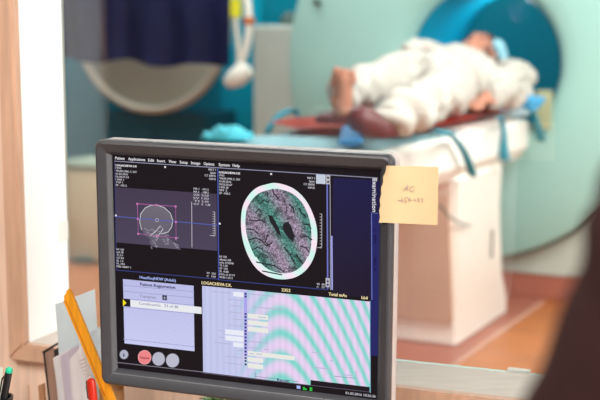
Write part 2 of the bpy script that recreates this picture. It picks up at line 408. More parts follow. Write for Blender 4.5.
# ---- bedding
def cloth(name, s0, s1, w0, w1, fz, thick, m, n=(40, 24), amp=.004, sc=9, edge=0):
    bm = bmesh.new(); g = []
    for i in range(n[0]+1):
        row = []
        for j in range(n[1]+1):
            s = s0+(s1-s0)*i/n[0]; w = w0+(w1-w0)*j/n[1]
            e = noise.noise(Vector((s*sc, w*sc, 1)))
            z = fz(s, w)+thick+amp*(e+.6)
            row.append(bm.verts.new(T(s+edge*noise.noise(Vector((w*6, 2, s*2))), w+edge*noise.noise(Vector((s*5, 7, w))), z)))
        g.append(row)
    for i in range(n[0]):
        for j in range(n[1]): bm.faces.new((g[i][j], g[i+1][j], g[i+1][j+1], g[i][j+1]))
    q = bmesh.ops.solidify(bm, geom=list(bm.faces), thickness=thick)
    return obj(name, bm, m, None, True, 50)
o = cloth('bed_sheet', .98, 2.2, -.27, .282, lambda s, w: TZ, .006, M_sheet, amp=.005, edge=.012)
tag(rebase(o), 'light blue sheet spread over the foot end of the white table', 'sheet')
def matz(s, w): return TZ+.012+.028*max(0, (abs(w-.0)-.17)/.1)**2 if s < 1.75 else TZ+.012
sm_ = -(onz(322, 131, TZ+.03)-T(0, 0, 0)).dot(d); print('mat foot', sm_)
o = cloth('padded_mat', .17, sm_, -.272, .262, lambda s, w: TZ+.012+.02*max(0, (-w-.16)/.14)+(.006 if w > .2 else 0), .022, M_red, amp=.006, sc=5, edge=.014)
tag(rebase(o), 'red padded mat on the table beneath the patient', 'mat')
MZ = TZ+.042
def strap(label, pts, m=M_strap, r=.014, tip=None, flat=.55, n=6, group='teal straps on the patient table'):
    P = curve_pts(pts, n); k = len(P)
    rad = [r*(1+ (0 if tip is None else (tip-1)*max(0, (i/(k-1)-.45)/.55)**1.2)) for i in range(k)]
    if tip: rad[-1] *= .6
    bm = bmesh.new(); tube(bm, P, rad, 12, flat, True)
    return tag(rebase(obj('table_strap', bm, m, None, True, 60)), label, 'strap', group)
def sidep(px, py, w=.31): return onplane(px, py, T(0, w, 0), r_)
strap('narrow teal strap draped over the table edge, nearest the foot end', [onz(436, 131, MZ+.008), onz(445, 133, MZ+.012), sidep(453, 137, .325), sidep(462, 148, .325), sidep(468, 161, .325), sidep(473, 176, .325)], r=.013, tip=1.5)
strap('teal strap with a fat rounded end hanging between two others', [onz(500, 117.5, MZ+.008), sidep(502, 122, .3), sidep(504, 132), sidep(504, 146), sidep(504.5, 161)], r=.012, tip=2.3)
strap('teal strap hanging at the gantry end beside the khaki panel', [sidep(526, 108, .30), sidep(531, 109, .315), sidep(535, 118, .325), sidep(538, 128, .33), sidep(541, 140, .33)], r=.014, tip=2.0)
fw = -.31
strap('teal strap looping up over the far edge of the table', [onplane(267, 133, T(0, fw, 0), r_), onplane(272, 124, T(0, fw, 0), r_), onplane(280, 115, T(0, fw, 0), r_), onplane(290, 110.5, T(0, fw, 0), r_), onplane(297, 113, T(0, fw, 0), r_), onplane(298, 119, T(0, fw+.02, 0), r_), onplane(294, 124, T(0, fw+.03, 0), r_)], r=.014, flat=.6)
b0 = [onz(x, y, MZ+.012) for x, y in ((353, 127), (352, 133), (351, 138), (350, 143))]
strap('short wide blue strap folded over the red mat edge below the patient\'s feet', b0, M_buckle, r=.036, flat=.25)
# crumpled light blue cloth at the foot end
bm = bmesh.new()
for px, py, D, rr in ((226, 130, 4.0, .042), (236, 133, 3.95, .04), (216, 136, 4.0, .036), (246, 137, 3.9, .03), (228, 139, 3.9, .045)):
    c = at(px, py, D); ellip(bm, (c.x, c.y, c.z-.02), (rr, rr, rr*.9))
base = at(228, 143, 3.93); ellip(bm, (base.x, base.y, TZ+.02), (.085, .08, .04))
o = melt('folded_cloth', bm, .008, mat('cyan_cloth', (74, 190, 210), .85, .05, 14), None, .012, 16, 3, TZ+.022)
tag(rebase(o), 'crumpled cyan cloth heaped at the foot of the table', 'cloth')

# ================================================================== PEOPLE
def hand(bm, wrist, dirn, up, side, L=.18, curl=.5, r=.0085):
    """palm, four bent fingers of different length, thumb leaving the side of the palm; up = back of the hand; side = +1/-1 thumb side"""
    dirn = dirn.normalized(); up = (up-dirn*up.dot(dirn)).normalized(); lat = dirn.cross(up)*side
    pc = wrist+dirn*L*.28
    R = Matrix((dirn, lat, up)).transposed()
    ellip(bm, pc, (L*.33, L*.21, L*.085), R)
    for k, (off, ln) in enumerate(((.155, .40), (.055, .45), (-.05, .42), (-.15, .33))):
        b = wrist+dirn*L*.46+lat*L*off; a = curl*.5; p = b; rr = r*(1 if k < 3 else .88)
        fd = (dirn+lat*off*.35).normalized()
        for j, fr_ in enumerate((.46, .31, .23)):
            q_ = p+(fd*math.cos(a)-up*math.sin(a))*L*ln*fr_*1.05
            cone(bm, p, rr*(1-.08*j), q_, rr*(.94-.08*j), 10); p = q_; a += curl*.8
    b = wrist+dirn*L*.14+lat*L*.13; p = b+(dirn*.62+lat*.72-up*.12).normalized()*L*.23; e = p+(dirn*.9+lat*.3-up*.25).normalized()*L*.17
    cone(bm, b, r*1.35, p, r*1.12, 10); cone(bm, p, r*1.08, e, r*.9, 10)
def head(bm, c, fwd, up, s=1.0):
    """skull, jaw, nose, brow, lips, ears; c is the head centre at eye height"""
    fwd = fwd.normalized(); up = (up-fwd*up.dot(fwd)).normalized(); lat = fwd.cross(up)
    R = Matrix((lat, fwd, up)).transposed()
    e = lambda x, y, z, a, b, q: ellip(bm, c+(lat*x+fwd*y+up*z)*s, (a*s, b*s, q*s), R)
    e(0, -.012, .03, .074, .094, .085); e(0, .022, -.035, .058, .068, .072); e(0, .045, -.085, .036, .036, .026)
    e(0, .07, .022, .05, .018, .014)
    e(0, .098, -.018, .0105, .014, .024); e(0, .1, -.034, .017, .014, .011)
    e(0, .082, -.062, .025, .012, .0065); e(0, .08, -.072, .021, .012, .0065)
    for k in (-1, 1):
        e(k*.032, .072, -.005, .017, .012, .011); e(k*.076, -.012, -.012, .008, .022, .031); e(k*.042, .058, -.035, .022, .022, .02)
def eyes(c, fwd, up, parent, s=1.0):
    fwd = fwd.normalized(); up = (up-fwd*up.dot(fwd)).normalized(); lat = fwd.cross(up)
    for k in (-1, 1):
        bm = bmesh.new(); ellip(bm, c+(lat*k*.032+fwd*.0815-up*.003)*s, (.010*s, .0055*s, .0075*s), Matrix((lat, fwd, up)).transposed())
        obj('eye', bm, M_tint, parent, True)
def hair(c, fwd, up, parent, length, s=1.0, m=None):
    fwd = fwd.normalized(); up = (up-fwd*up.dot(fwd)).normalized(); lat = fwd.cross(up); R = Matrix((lat, fwd, up)).transposed()
    bm = bmesh.new(); e = lambda x, y, z, a, b, q: ellip(bm, c+(lat*x+fwd*y+up*z)*s, (a*s, b*s, q*s), R)
    e(0, -.022, .045, .084, .1, .085); e(0, -.055, -.01, .082, .07, .085)
    n = max(1, int(length/.05))
    for i in range(n): e(0, -.07+.006*i, -.06-i*.045, .088-.002*i, .055, .05)
    if length > .1:
        for k in (-1, 1):
            for i in range(n): e(k*(.072+.003*i), -.02-.004*i, -.02-i*.045, .022, .05, .05)
    return melt('hair', bm, .006, m or M_hair, parent, .0018, 45, 12)

# ---- patient lying on the table: head in the bore, feet towards the window
pat = thing('patient', T(.8, .03, MZ), 'patient in a white gown lying on the red mat, bare feet first', 'person')
hz = MZ+.004
nh = onz(381, 129, hz+.035); nt_ = nh-r_*.04-d*.05+Z*.03; print('near heel', -(nh-T(0,0,0)).dot(d), (nh-T(0,0,0)).dot(r_))
HC = T(-.03, -.005, hz+.225); hf = (d*-.40+Z*.9).normalized(); hu = (d*.9+Z*.4).normalized()
bm = bmesh.new()
head(bm, HC, hf, hu)
limb(bm, [(T(.03, .0, hz+.17), .055), (T(.14, .02, hz+.12), .065)])
for s, w, z, a in ((.22, .03, .105, (.17, .13, .09)), (.38, .03, .125, (.16, .13, .105)), (.55, .03, .12, (.16, .14, .105)), (.7, .03, .105, (.165, .12, .1))):
    ellip(bm, T(s, w, hz+z), a, RG)
limb(bm, [(T(.72, -.06, hz+.115), .07), (T(1.06, -.048, hz+.132), .044), (T(1.40, .0, hz+.105), .036), (T(1.46, .005, hz+.085), .036)])
limb(bm, [(T(.72, .13, hz+.1), .07), (T(1.02, .18, hz+.082), .044), (nh+d*.10, .04), (nh+d*.02, .034)])
def foot(heel, toe, wide, up):
    f = (toe-heel).normalized(); limb(bm, [(heel, .034), (heel.lerp(toe, .45), .033), (heel.lerp(toe, .78), .03)])
    for k in range(5):
        o_ = wide*(k-2)*.0165; b = heel.lerp(toe, .72)+o_; ln = (.34, .33, .30, .26, .22)[k]
        cone(bm, b, .015 if k else .019, b+f*(toe-heel).length*ln, .010 if k else .014, 10)
foot(T(1.455, .01, hz+.065), T(1.48, .03, hz+.19), (r_*.9+Z*.1).normalized(), d)
limb(bm, [(nh, .03), (nh.lerp(nt_, .6), .03), (nh.lerp(nt_, 1.05), .024)])
# arms beside the body
limb(bm, [(T(.17, .21, hz+.12), .06), (T(.40, .265, hz+.08), .047), (T(.60, .235, hz+.06), .03)])
hand(bm, T(.60, .235, hz+.06), -d+r_*.02-Z*.05, Z, -1, .175, .3, .009)
limb(bm, [(T(.17, -.16, hz+.12), .06), (T(.42, -.22, hz+.1), .047), (T(.52, -.05, hz+.235), .032)])
hand(bm, T(.52, -.05, hz+.235), -d*.15+r_*1, Z+d*-.3, 1, .17, .3, .009)
ZC = TZ+.056
body = melt('body', bm, .0075, M_skin, pat, 0, 1, 2, ZC)
eyes(HC, hf, hu, pat)
hair(HC, hf, hu, pat, .05)
bm = bmesh.new()                                     # loose white gown and trousers
for s, w, z, a in ((.15, .03, .095, (.21, .1, .085)), (.27, .03, .11, (.21, .13, .10)), (.40, .03, .135, (.2, .15, .12)), (.55, .03, .135, (.2, .15, .115)), (.70, .03, .13, (.2, .13, .11)), (.25, -.13, .195, (.075, .12, .085)), (.40, -.12, .20, (.085, .12, .08)), (.34, .05, .17, (.06, .15, .07))):
    ellip(bm, T(s, w, hz+z), a, RG)
limb(bm, [(T(.72, -.06, hz+.125), .105), (T(.95, -.06, hz+.13), .08), (T(1.12, -.045, hz+.135), .066), (T(1.30, -.02, hz+.12), .06), (T(1.40, .0, hz+.11), .058), (T(1.425, .005, hz+.105), .056)])
limb(bm, [(T(.72, .13, hz+.10), .10), (T(.95, .175, hz+.085), .08), (T(1.1, .185, hz+.075), .07), (nh+d*.16+Z*.03, .066), (nh+d*.05+Z*.025, .058)])
limb(bm, [(T(.15, .21, hz+.115), .085), (T(.28, .25, hz+.095), .075), (T(.42, .265, hz+.085), .068), (T(.54, .25, hz+.072), .058)])
limb(bm, [(T(.15, -.16, hz+.105), .08), (T(.42, -.22, hz+.1), .065), (T(.49, -.1, hz+.19), .052)])
for px, py, D, rr in ((509, 72, 5.2, .055), (515, 84, 5.15, .065), (508, 92, 5.1, .07), (522, 98, 5.15, .05), (497, 96, 5.05, .065), (500, 80, 5.2, .06), (518, 106, 5.1, .04), (528, 103, 5.15, .03)):
    ellip(bm, at(px, py, D), (rr, rr*.8, rr))
gown = melt('hospital_gown', bm, .009, M_gown, pat, .032, 5.5, 3, ZC)
bm = bmesh.new(); limb(bm, [(nh+d*.07, .042), (nh, .038), (nh.lerp(nt_, .6), .04), (nh.lerp(nt_, 1.1), .04)])
melt('sock', bm, .007, M_burg, pat, .003, 12, 2, ZC)['label'] = 'burgundy sock'
# cushion under the ankles, head pillow, shoulder sheet
bm = bmesh.new()
for s, w, a in ((1.42, .0, (.11, .06, .038)), (1.40, .1, (.12, .06, .036)), (1.36, .2, (.09, .07, .032))): ellip(bm, T(s, w, hz+.018), a, RG)
o = melt('ankle_cushion', bm, .007, M_burg, None, .003, 10, 2, ZC); tag(rebase(o), 'burgundy cushion under the ankles of the patient', 'cushion')
bm = bmesh.new()
ellip(bm, T(-.08, 0, hz+.055), (.16, .16, .075), RG); ellip(bm, T(-.13, .06, hz+.09), (.1, .08, .06), RG); ellip(bm, T(-.13, -.07, hz+.09), (.08, .08, .06), RG)
o = melt('head_pillow', bm, .008, M_gown, None, .006, 14, 3, TZ+.045); tag(rebase(o), 'white pillow under the patient\'s head inside the bore', 'pillow')
bm = bmesh.new()
for px, py, rr in ((500, 50, .03), (504, 58, .026), (496, 45, .02)): ellip(bm, at(px, py, 5.28), (rr*.7, rr, rr*1.3))
o = melt('tissue', bm, .006, mat('pale_blue_paper_cloth', (150, 206, 226), .85, .04, 14), None, .008, 18); tag(rebase(o), 'pale blue tissue bunched beside the patient\'s face', 'tissue')
bm = bmesh.new()
for px, py, rr in ((530, 100, .025), (535, 103, .026), (531, 107, .022), (526, 104, .018), (540, 101, .018)): ellip(bm, at(px, py, 4.97), (rr, rr, rr))
o = melt('blue_cloth', bm, .006, mat('mid_blue_cloth', (70, 160, 210), .85, .06, 14), None, .01, 18); tag(rebase(o), 'knotted mid-blue cloth on the table end by the bore', 'cloth')

# ================================================================== LEFT PART OF THE SCANNER ROOM
pd = -.5
dc = onplane(151, 25, SRm(0, pd, 0), N); RD = 87/F*dc.y
disc = thing('round_equipment_cover', Vector((dc.x, dc.y, dc.z-RD)), 'round grey-beige equipment cover with a pale rim behind the navy aprons', 'medical equipment')
bm = bmesh.new(); lathe(bm, [(0, .05), (RD*.5, .045), (RD*.9, .02), (RD*.93, 0), (RD*.93, -.08), (0, -.08)], dc, -N, 72); obj('shell', bm, M_beige, disc, True)
bm = bmesh.new(); lathe(bm, [(RD*.915, .0), (RD*.92, .03), (RD*.96, .045), (RD, .03), (RD*1.005, -.02), (RD*.96, -.06), (RD*.925, -.04)], dc, -N, 72, True); obj('rim', bm, M_rim, disc, True)
bm = bmesh.new(); tube(bm, [dc+N*.07, dc+N*.3, dc+N*(-pd-.005)], .07, 20); obj('wall_bracket', bm, M_rim, disc, True)
# rail with two navy aprons
rl = onplane(150, -40, SRm(0, pd-.35, 0), N)
sA = [(onplane(x, 60, SRm(0, pd-.35, 0), N)-FL).dot(A) for x in (64, 143, 140.5, 240)]
rail = thing('apron_rail', SRm(sA[0], pd-.35, rl.z), 'steel rail carrying the navy aprons, fixed to the teal wall', 'rail')
bm = bmesh.new(); tube(bm, [SRm(sA[0]-.08, pd-.35, rl.z), SRm((sA[0]+sA[3])/2, pd-.35, rl.z), SRm(sA[3]+.1, pd-.35, rl.z)], .012, 12); obj('bar', bm, M_offw, rail, True)
for s in (sA[0]-.06, sA[3]+.08):
    bm = bmesh.new(); tube(bm, [SRm(s, pd-.35, rl.z), SRm(s, pd/2-.17, rl.z+.03), SRm(s, -.002, rl.z+.03)], .012, 12); obj('bracket', bm, M_offw, rail, True)
def apron(s0, s1, hem, label, seed):
    bm = bmesh.new(); g = []; n = 40; mrows = 24
    ztop = rl.z+.012
    for j in range(mrows+1):
        f = j/mrows; row = []
        for i in range(n+1):
            u = i/n; s = s0+(s1-s0)*u; cen = (s0+s1)/2
            s = cen+(s-cen)*(.94+.06*f)
            fold = .03*f*math.sin(u*PI*5+seed)+.015*noise.noise(Vector((u*6+seed, f*3, 0)))
            z = ztop+(hem-ztop)*f+(.012*math.sin(u*PI*3+seed)+.02*(abs(u-.5)*2)**3 if j == mrows else 0)
            row.append(bm.verts.new(SRm(s, pd-.35-.03-.055*(seed > 1)+fold*.8-.02*f, z)))
        g.append(row)
    for j in range(mrows):
        for i in range(n): bm.faces.new((g[j][i], g[j][i+1], g[j+1][i+1], g[j+1][i]))
    bmesh.ops.solidify(bm, geom=list(bm.faces), thickness=.008)
    return tag(rebase(obj('navy_apron', bm, M_navy, None, True, 60)), label, 'apron', 'navy aprons on the rail')
hem = onplane(150, 63, SRm(0, pd-.35, 0), N).z
apron(sA[0], sA[1], hem+.005, 'narrower navy apron hanging on the rail, next to the window jamb', .4)
apron(sA[2], sA[3], hem-.01, 'wider navy apron hanging on the rail, beside the white jointed arm', 1.9)
# jointed white arm with a nozzle head
jp = lambda x, y: onplane(x, y, SRm(0, -1.35, 0), N)
arm = thing('injector_arm', jp(236, 90), 'white jointed medical arm with a nozzle head and a yellow label', 'medical arm')
top = jp(246, -70); top2 = Vector((top.x, top.y, 3.0))
bm = bmesh.new(); tube(bm, curve_pts([jp(239, 66), jp(245, 52), jp(249, 30), jp(248, 8), jp(244, -20), top, top2], 5), .021, 14); obj('arm_tube', bm, M_offw, arm, True)
bm = bmesh.new(); tube(bm, curve_pts([jp(232, -30), jp(234, 0), jp(236, 22), jp(238, 44), jp(239, 62)], 5), .012, 12); obj('support_rod', bm, M_rim, arm, True)
hv = (jp(222, 85)-jp(248, 68)).normalized(); h0 = jp(249, 69)
bm = bmesh.new(); lathe(bm, [(0, -.01), (.035, 0), (.05, .03), (.052, .08), (.042, .12), (.03, .145), (.014, .15), (0, .15)], h0, hv, 28); hd = obj('nozzle_head', bm, M_offw, arm, True)
bm = bmesh.new(); box(bm, jp(236, 8), (.055, .03, .1), RW, .006); obj('yellow_label', bm, M_yel, arm)['label'] = 'bright yellow label block'
bm = bmesh.new(); box(bm, jp(249, 21), (.05, .05, .035), RW, .006); obj('joint_cap', bm, M_org, arm)['label'] = 'orange-brown joint cap'
# made-up beige bin standing in for the reflection beside the window jamb
BT = -1.6
p0 = onplane(58, 160, SRm(0, BT, 0), N); p1 = onplane(108, 160, SRm(0, BT, 0), N); s0, s1 = (p0-FL).dot(A), (p1-FL).dot(A); bz = p0.z
bn = thing('reflection_bin', SRm((s0+s1)/2, BT+.15, 0), 'added beige lidded bin standing in for the glass reflection by the window jamb', 'bin')
M_bin = mat('beige_reflection_tone', (206, 196, 164), .55, .03, 4)
bm = bmesh.new(); sbox(bm, s0+.01, s1-.01, BT, BT+.28, .015, bz-.05, .02); obj('body', bm, M_bin, bn, True, 50)
bm = bmesh.new(); sbox(bm, s0, s1, BT-.01, BT+.29, bz-.048, bz, .018); obj('lid', bm, mat('grey_green_reflection_tone', (150, 172, 156), .5, .03, 4), bn, True, 50)
bm = bmesh.new(); sbox(bm, (s0+s1)/2-.05, (s0+s1)/2+.05, BT-.05, BT-.001, .02, .035, .005); obj('pedal', bm, M_seam, bn)
bm = bmesh.new(); sbox(bm, s0+.02, s1-.02, BT+.01, BT+.27, 0, .015); obj('base', bm, M_seam, bn)
# low dark teal cabinet below the round cover
p0 = onplane(137, 112, SRm(0, -.45, 0), N); p1 = onplane(206, 112, SRm(0, -.45, 0), N)
s0, s1 = (p0-FL).dot(A)-.22, (p1-FL).dot(A)
low = thing('low_cabinet', SRm((s0+s1)/2, -.25, 0), 'low dark teal cabinet against the far wall under the round cover', 'cabinet')
bm = bmesh.new(); sbox(bm, s0, s1, -.44, -.025, .05, p0.z, .006); obj('carcass', bm, M_tealdark, low)
for k in range(2):
    a0 = s0+(s1-s0)*k/2+.006; a1 = s0+(s1-s0)*(k+1)/2-.006
    bm = bmesh.new(); sbox(bm, a0, a1, -.458, -.441, .07, p0.z-.09, .004); dd = obj('door', bm, M_tealdark, low)
    bm = bmesh.new(); hx = a1-.05 if k == 0 else a0+.05; tube(bm, [SRm(hx, -.462, p0.z-.3), SRm(hx, -.475, p0.z-.28), SRm(hx, -.475, p0.z-.2), SRm(hx, -.462, p0.z-.18)], .005, 8); obj('handle', bm, M_offw, dd, True)
bm = bmesh.new(); sbox(bm, s0+.02, s1-.02, -.42, -.03, 0, .05); obj('toe_kick', bm, M_black, low)

# ================================================================== MONITOR
MPOS = Vector((-.0775, 1.5585, .9011)); MYAW, MTILT, MROLL = -.3393, .0409, .0174
MR = Matrix.Rotation(MYAW, 3, 'Z') @ Matrix.Rotation(MTILT, 3, 'X') @ Matrix.Rotation(MROLL, 3, 'Y')
MINV = MR.transposed(); MNV = MR @ Vector((0, 1, 0))
def SP(px, py):                                      # photo spot -> (x, z) on the panel
    l = MINV @ (onplane(px, py, MPOS, MNV)-MPOS); return l.x, l.z
mon = thing('computer_monitor', MPOS, 'charcoal desktop monitor showing brain scans, standing before the window', 'monitor', local=True)
mon.rotation_euler = MR.to_euler()
SX, SZ = .188, .1505
X0 = SP(101, 260)[0]; X1 = SP(393, 290)[0]; Z1 = SP(250, 146.5)[1]; Z0 = SP(220, 396.5)[1]
print('bezel', X0, X1, Z0, Z1)
def rloop(bm, x0, x1, z0, z1, y, rad, n=6):
    vs = []
    for cx, cz, a0 in ((x1-rad, z1-rad, 0), (x0+rad, z1-rad, PI/2), (x0+rad, z0+rad, PI), (x1-rad, z0+rad, PI*1.5)):
        for k in range(n+1):
            a = a0+PI/2*k/n; vs.append(bm.verts.new((cx+rad*math.cos(a), y, cz+rad*math.sin(a))))
    return vs
def skin_loops(bm, loops):
    for a, b in zip(loops, loops[1:]):
        n = len(a)
        for k in range(n): bm.faces.new((a[k], a[(k+1) % n], b[(k+1) % n], b[k]))
bm = bmesh.new(); L = []
for ins, y, rad in ((.003, .0035, .010), (0, .002, .011), (0, -.004, .011), (.0008, -.0085, .0105), (.0025, -.0112, .010), (.005, -.0122, .008)):
    L.append(rloop(bm, X0+ins, X1-ins, Z0+ins, Z1-ins, y, rad))
ch = .0055
L.append(rloop(bm, -SX-ch, SX+ch, -SZ-ch, SZ+ch, -.0078, .002)); L.append(rloop(bm, -SX-ch+.001, SX+ch-.001, -SZ-ch+.001, SZ+ch-.001, -.0070, .002))
L.append(rloop(bm, -SX, SX, -SZ, SZ, .0005, .0006)); L.append(rloop(bm, -SX, SX, -SZ, SZ, .004, .0006))
skin_loops(bm, L); obj('bezel', bm, M_bezel, mon, True, 28)
bm = bmesh.new(); L = [rloop(bm, X0+i, X1-i, Z0+i, Z1-i, y, r) for i, y, r in ((.004, .0025, .01), (.0008, .0035, .011), (.0008, .026, .012), (.012, .042, .02), (.05, .062, .03), (.06, .064, .03))]
skin_loops(bm, L); bm.faces.new(L[-1]); bm.faces.new(L[0][::-1]); obj('back_shell', bm, M_hous, mon, True, 35)
# stand
DESK = .59
def ML(v): return MINV @ (Vector(v)-MPOS)
bm = bmesh.new(); nb = MPOS+MR @ Vector((.02, .05, Z0+.05)); nb2 = Vector((nb.x+.01, nb.y+.028, DESK+.02))
tube(bm, [ML(nb+Vector((0, 0, .1))), ML(nb), ML(nb.lerp(nb2, .5)), ML(nb2)], [.028, .028, .026, .03], 20, .5); obj('stand_neck', bm, M_bezel, mon, True)
bm = bmesh.new(); cb = Vector((nb2.x, nb2.y-.03, DESK+.001))
L = []
for k, (rr, h) in enumerate(((1, 0), (1, .008), (.96, .012), (.25, .026))):
    L.append([bm.verts.new(ML(cb+Vector((math.cos(a)*.12*rr, math.sin(a)*.085*rr+(0.03 if k == 3 else 0), h)))) for a in (2*PI*i/48 for i in range(48))])
skin_loops(bm, L); bm.faces.new(L[0]); bm.faces.new(L[-1][::-1]); obj('stand_base', bm, M_bezel, mon, True)
# ---- the panel and what is on it
def mslope(px, py): return SP(px, py)
bm = bmesh.new(); L = [rloop(bm, -SX+.0002, SX-.0002, -SZ+.0002, SZ-.0002, y, .0004, 1) for y in (.0012, .004)]
bm.faces.new(L[0]); skin_loops(bm, L); bm.faces.new(L[1][::-1])
scr = obj('screen', bm, glow('screen_black', (18, 11, 17)), mon)
EPS = .00022
def flat(name, pts, m, layer=1, par=None):           # polygon through photo spots, squared to the panel by its caller
    bm = bmesh.new(); bm.faces.new([bm.verts.new((x, .0012-EPS*layer, z)) for x, z in (SP(*p) for p in pts)])
    return obj(name, bm, m, par or scr)
def rects(name, rs, m, layer=1):                     # rectangles by their top-left and bottom-right spots, level on the panel
    for x0, y0, x1, y1 in rs:
        bm = bmesh.new(); a, b = SP(x0, y0), SP(x1, y1)
        bm.faces.new([bm.verts.new((x, .0012-EPS*layer, z)) for x, z in ((a[0], a[1]), (b[0], a[1]), (b[0], b[1]), (a[0], b[1]))])
        o = obj(name, bm, m, scr)
    return o
SLP = lambda y: .064+.054*(y-160)/230                # how level lines on the panel fall in the photo
def R_(x0, y0, x1, h): return (x0, y0, x1, y0+SLP(y0)*(x1-x0)+h)      # width x1-x0, height h, level on the panel
def stroke(name, lines, wd, m, layer=1):             # polylines with a width in photo px
    bm = bmesh.new(); w = wd*.00129/2
    for ln in lines:
        P = [Vector((a, 0, b)) for a, b in (SP(*p) for p in ln)]
        n = len(P); lo = []; hi = []
        for i, p in enumerate(P):
            t = (P[min(i+1, n-1)]-P[max(i-1, 0)]).normalized(); q_ = Vector((-t.z, 0, t.x))*w
            lo.append(bm.verts.new((p.x-q_.x, .0012-EPS*layer, p.z-q_.z))); hi.append(bm.verts.new((p.x+q_.x, .0012-EPS*layer, p.z+q_.z)))
        for i in range(n-1): bm.faces.new((lo[i], lo[i+1], hi[i+1], hi[i]))
    return obj(name, bm, m, scr)
def level(x0, y0, x1): 
    return [(x0, y0), (x1, y0+SLP(y0)*(x1-x0))]
_fc = {}
def glyphs(s):
    if s not in _fc:
        cu = bpy.data.curves.new('t', 'FONT'); cu.body = s; cu.resolution_u = 2
        o = bpy.data.objects.new('t', cu); C.objects.link(o)
        dg = bpy.context.evaluated_depsgraph_get(); dg.update()
        me = bpy.data.meshes.new_from_object(o.evaluated_get(dg))
        vs = [v.co.copy() for v in me.vertices]; fs = [tuple(p.vertices) for p in me.polygons]
        bpy.data.objects.remove(o); bpy.data.curves.remove(cu); bpy.data.meshes.remove(me)
        _fc[s] = (vs, fs)
    return _fc[s]
def writing(name, items, m, layer=2, bold=0, rot=False):
    """items: (text, x0, x1, y of the baseline at x0, cap height), in photo px; laid level on the panel"""
    for s, x0, x1, yb, hp in items:
        bm = bmesh.new(); vs, fs = glyphs(s); mnx = min(v.x for v in vs); mxx = max(v.x for v in vs)
        a = SP(x0, yb)
        for dx in ((0,) if not bold else (-bold, 0, bold)):
            if rot:
                wz = SP(x0, yb)[1]-SP(x0, x1)[1]; k = wz/(mxx-mnx); kz = hp*.00129/.69
                nv = [bm.verts.new((a[0]+v.y*kz+dx*.00129, .0012-EPS*layer, a[1]-(v.x-mnx)*k)) for v in vs]
            else:
                k = (SP(x1, yb)[0]-a[0])/(mxx-mnx); kz = hp*.00129/.69
                nv = [bm.verts.new((a[0]+(v.x-mnx)*k+dx*.00129, .0012-EPS*layer, a[1]+v.y*kz)) for v in vs]
            for f in fs: bm.faces.new([nv[i] for i in f])
        o = obj(name, bm, m, scr)
    return o
W_ = glow('screen_white', (224, 222, 228)); WD = glow('screen_dim_white', (190, 188, 196)); BL = glow('screen_blue_line', (66, 82, 160))
LB = glow('screen_light_blue', (168, 184, 244)); YE = glow('screen_pale_yellow', (240, 222, 168)); LAV = glow('screen_lavender', (196, 198, 238))
NAV = glow('screen_navy', (30, 27, 78)); NAV2 = glow('screen_brighter_navy', (34, 35, 98)); GR = glow('screen_grey', (150, 150, 170))
INK = glow('screen_ink', (50, 48, 96)); INK2 = glow('screen_pale_ink', (142, 142, 172)); BLK = glow('screen_black_patch', (20, 16, 24))
writing('menu_text', [(t, a, b, 159.3+.064*(a-115)+0.1, 3.0) for t, a, b in (('Patient', 115, 124.5), ('Applications', 128, 145), ('Edit', 148, 154), ('Insert', 157, 165), ('View', 168.5, 176), ('Setup', 179.5, 187.5), ('Image', 191, 200), ('Options', 203.5, 214), ('System', 218.5, 229.5), ('Help', 232.5, 239.5))], W_, 2, .12)
stroke('menu_rule', [level(114, 161.2, 377.5)], .8, glow('screen_rule', (150, 150, 176)), 1)
def block(x, y, rows, step, h=2.1, right=False):
    out = []
    for i, (t, w) in enumerate(rows):
        yy = y+i*step; out.append((t, x-w if right else x, x if right else x+w, yy-(SLP(yy)*w if right else 0), h))
    return out
pat1 = [('LOGACHEVA E.K', 21), ('1993', 5.5), ('*04.09.1990, F, 26Y', 21), ('01.03.2016', 12), ('10:18:27.24', 13), ('1 IMA 1', 8), ('TOP 1', 7), ('SP -105.5', 11)]
pat2 = [('LOGACHEVA E.K', 21), ('1993', 5), ('*04.09.1990, F, 26Y', 21), ('01.03.2016', 12), ('10:26:36.67', 13), ('1 IMA 28', 9), ('SPI 2', 8), ('SP -108.5', 11)]
inf = [('VRCT 1', 7.5), ('Spirit', 5.5), ('CT 2007A', 11), ('H-SP-CR', 6.5)]
writing('patient_data_text', block(115.5, 166.2, pat1[:1], 3)+block(219, 173.3, pat2[:1], 3), W_, 2, .22)
writing('patient_detail_text', block(115.5, 169, pat1[1:], 2.85)+block(219, 176.4, pat2[1:], 2.95)+block(215.5, 171, inf, 3.1, right=True)+block(314.5, 179.5, inf, 3.2, right=True), WD, 2, .12)
tb = []
for i, (k, v) in enumerate((('MA 1', '-101.5'), ('MA 2', '-108.5'), ('SCN', '512.0'), ('kV', '130'), ('TI', '3.42'), ('GT', '0   1.40'))):
    tb += [(k, 193.5, 199, 189.6+i*3.05, 2.1), (v, 201.5, 208.5 if i < 5 else 210, 190.2+i*3.05, 2.1)]
writing('scan_value_text', tb, WD, 3, .12)
writing('exposure_text', block(116.5, 250.2, [('kV 130', 7), ('mA 38', 6.5), ('TI 3.4', 6), ('GT 0.0', 7), ('SL 1.5', 6.5), ('FL 256', 8), ('F80s A80PF 1', 14)], 2.85)
        + block(219.3, 257.5, [('kV 130', 7), ('eff.mAs 260', 11.5), ('mAs 273/240', 14), ('TI 1.50', 8), ('GT -13.0', 8), ('SL 4.80', 9), ('H31s A 22 F1', 15), ('W 80 C 35 L1', 13)], 2.95), WD, 2, .12)
writing('window_value_text', [('W  256', 206.5, 215.5, 274, 2), ('C  100', 206.5, 215.5, 277, 2), ('W  80', 316.5, 324.5, 285, 2), ('C  35', 316.5, 324.5, 287.8, 2)], WD, 2, .1)
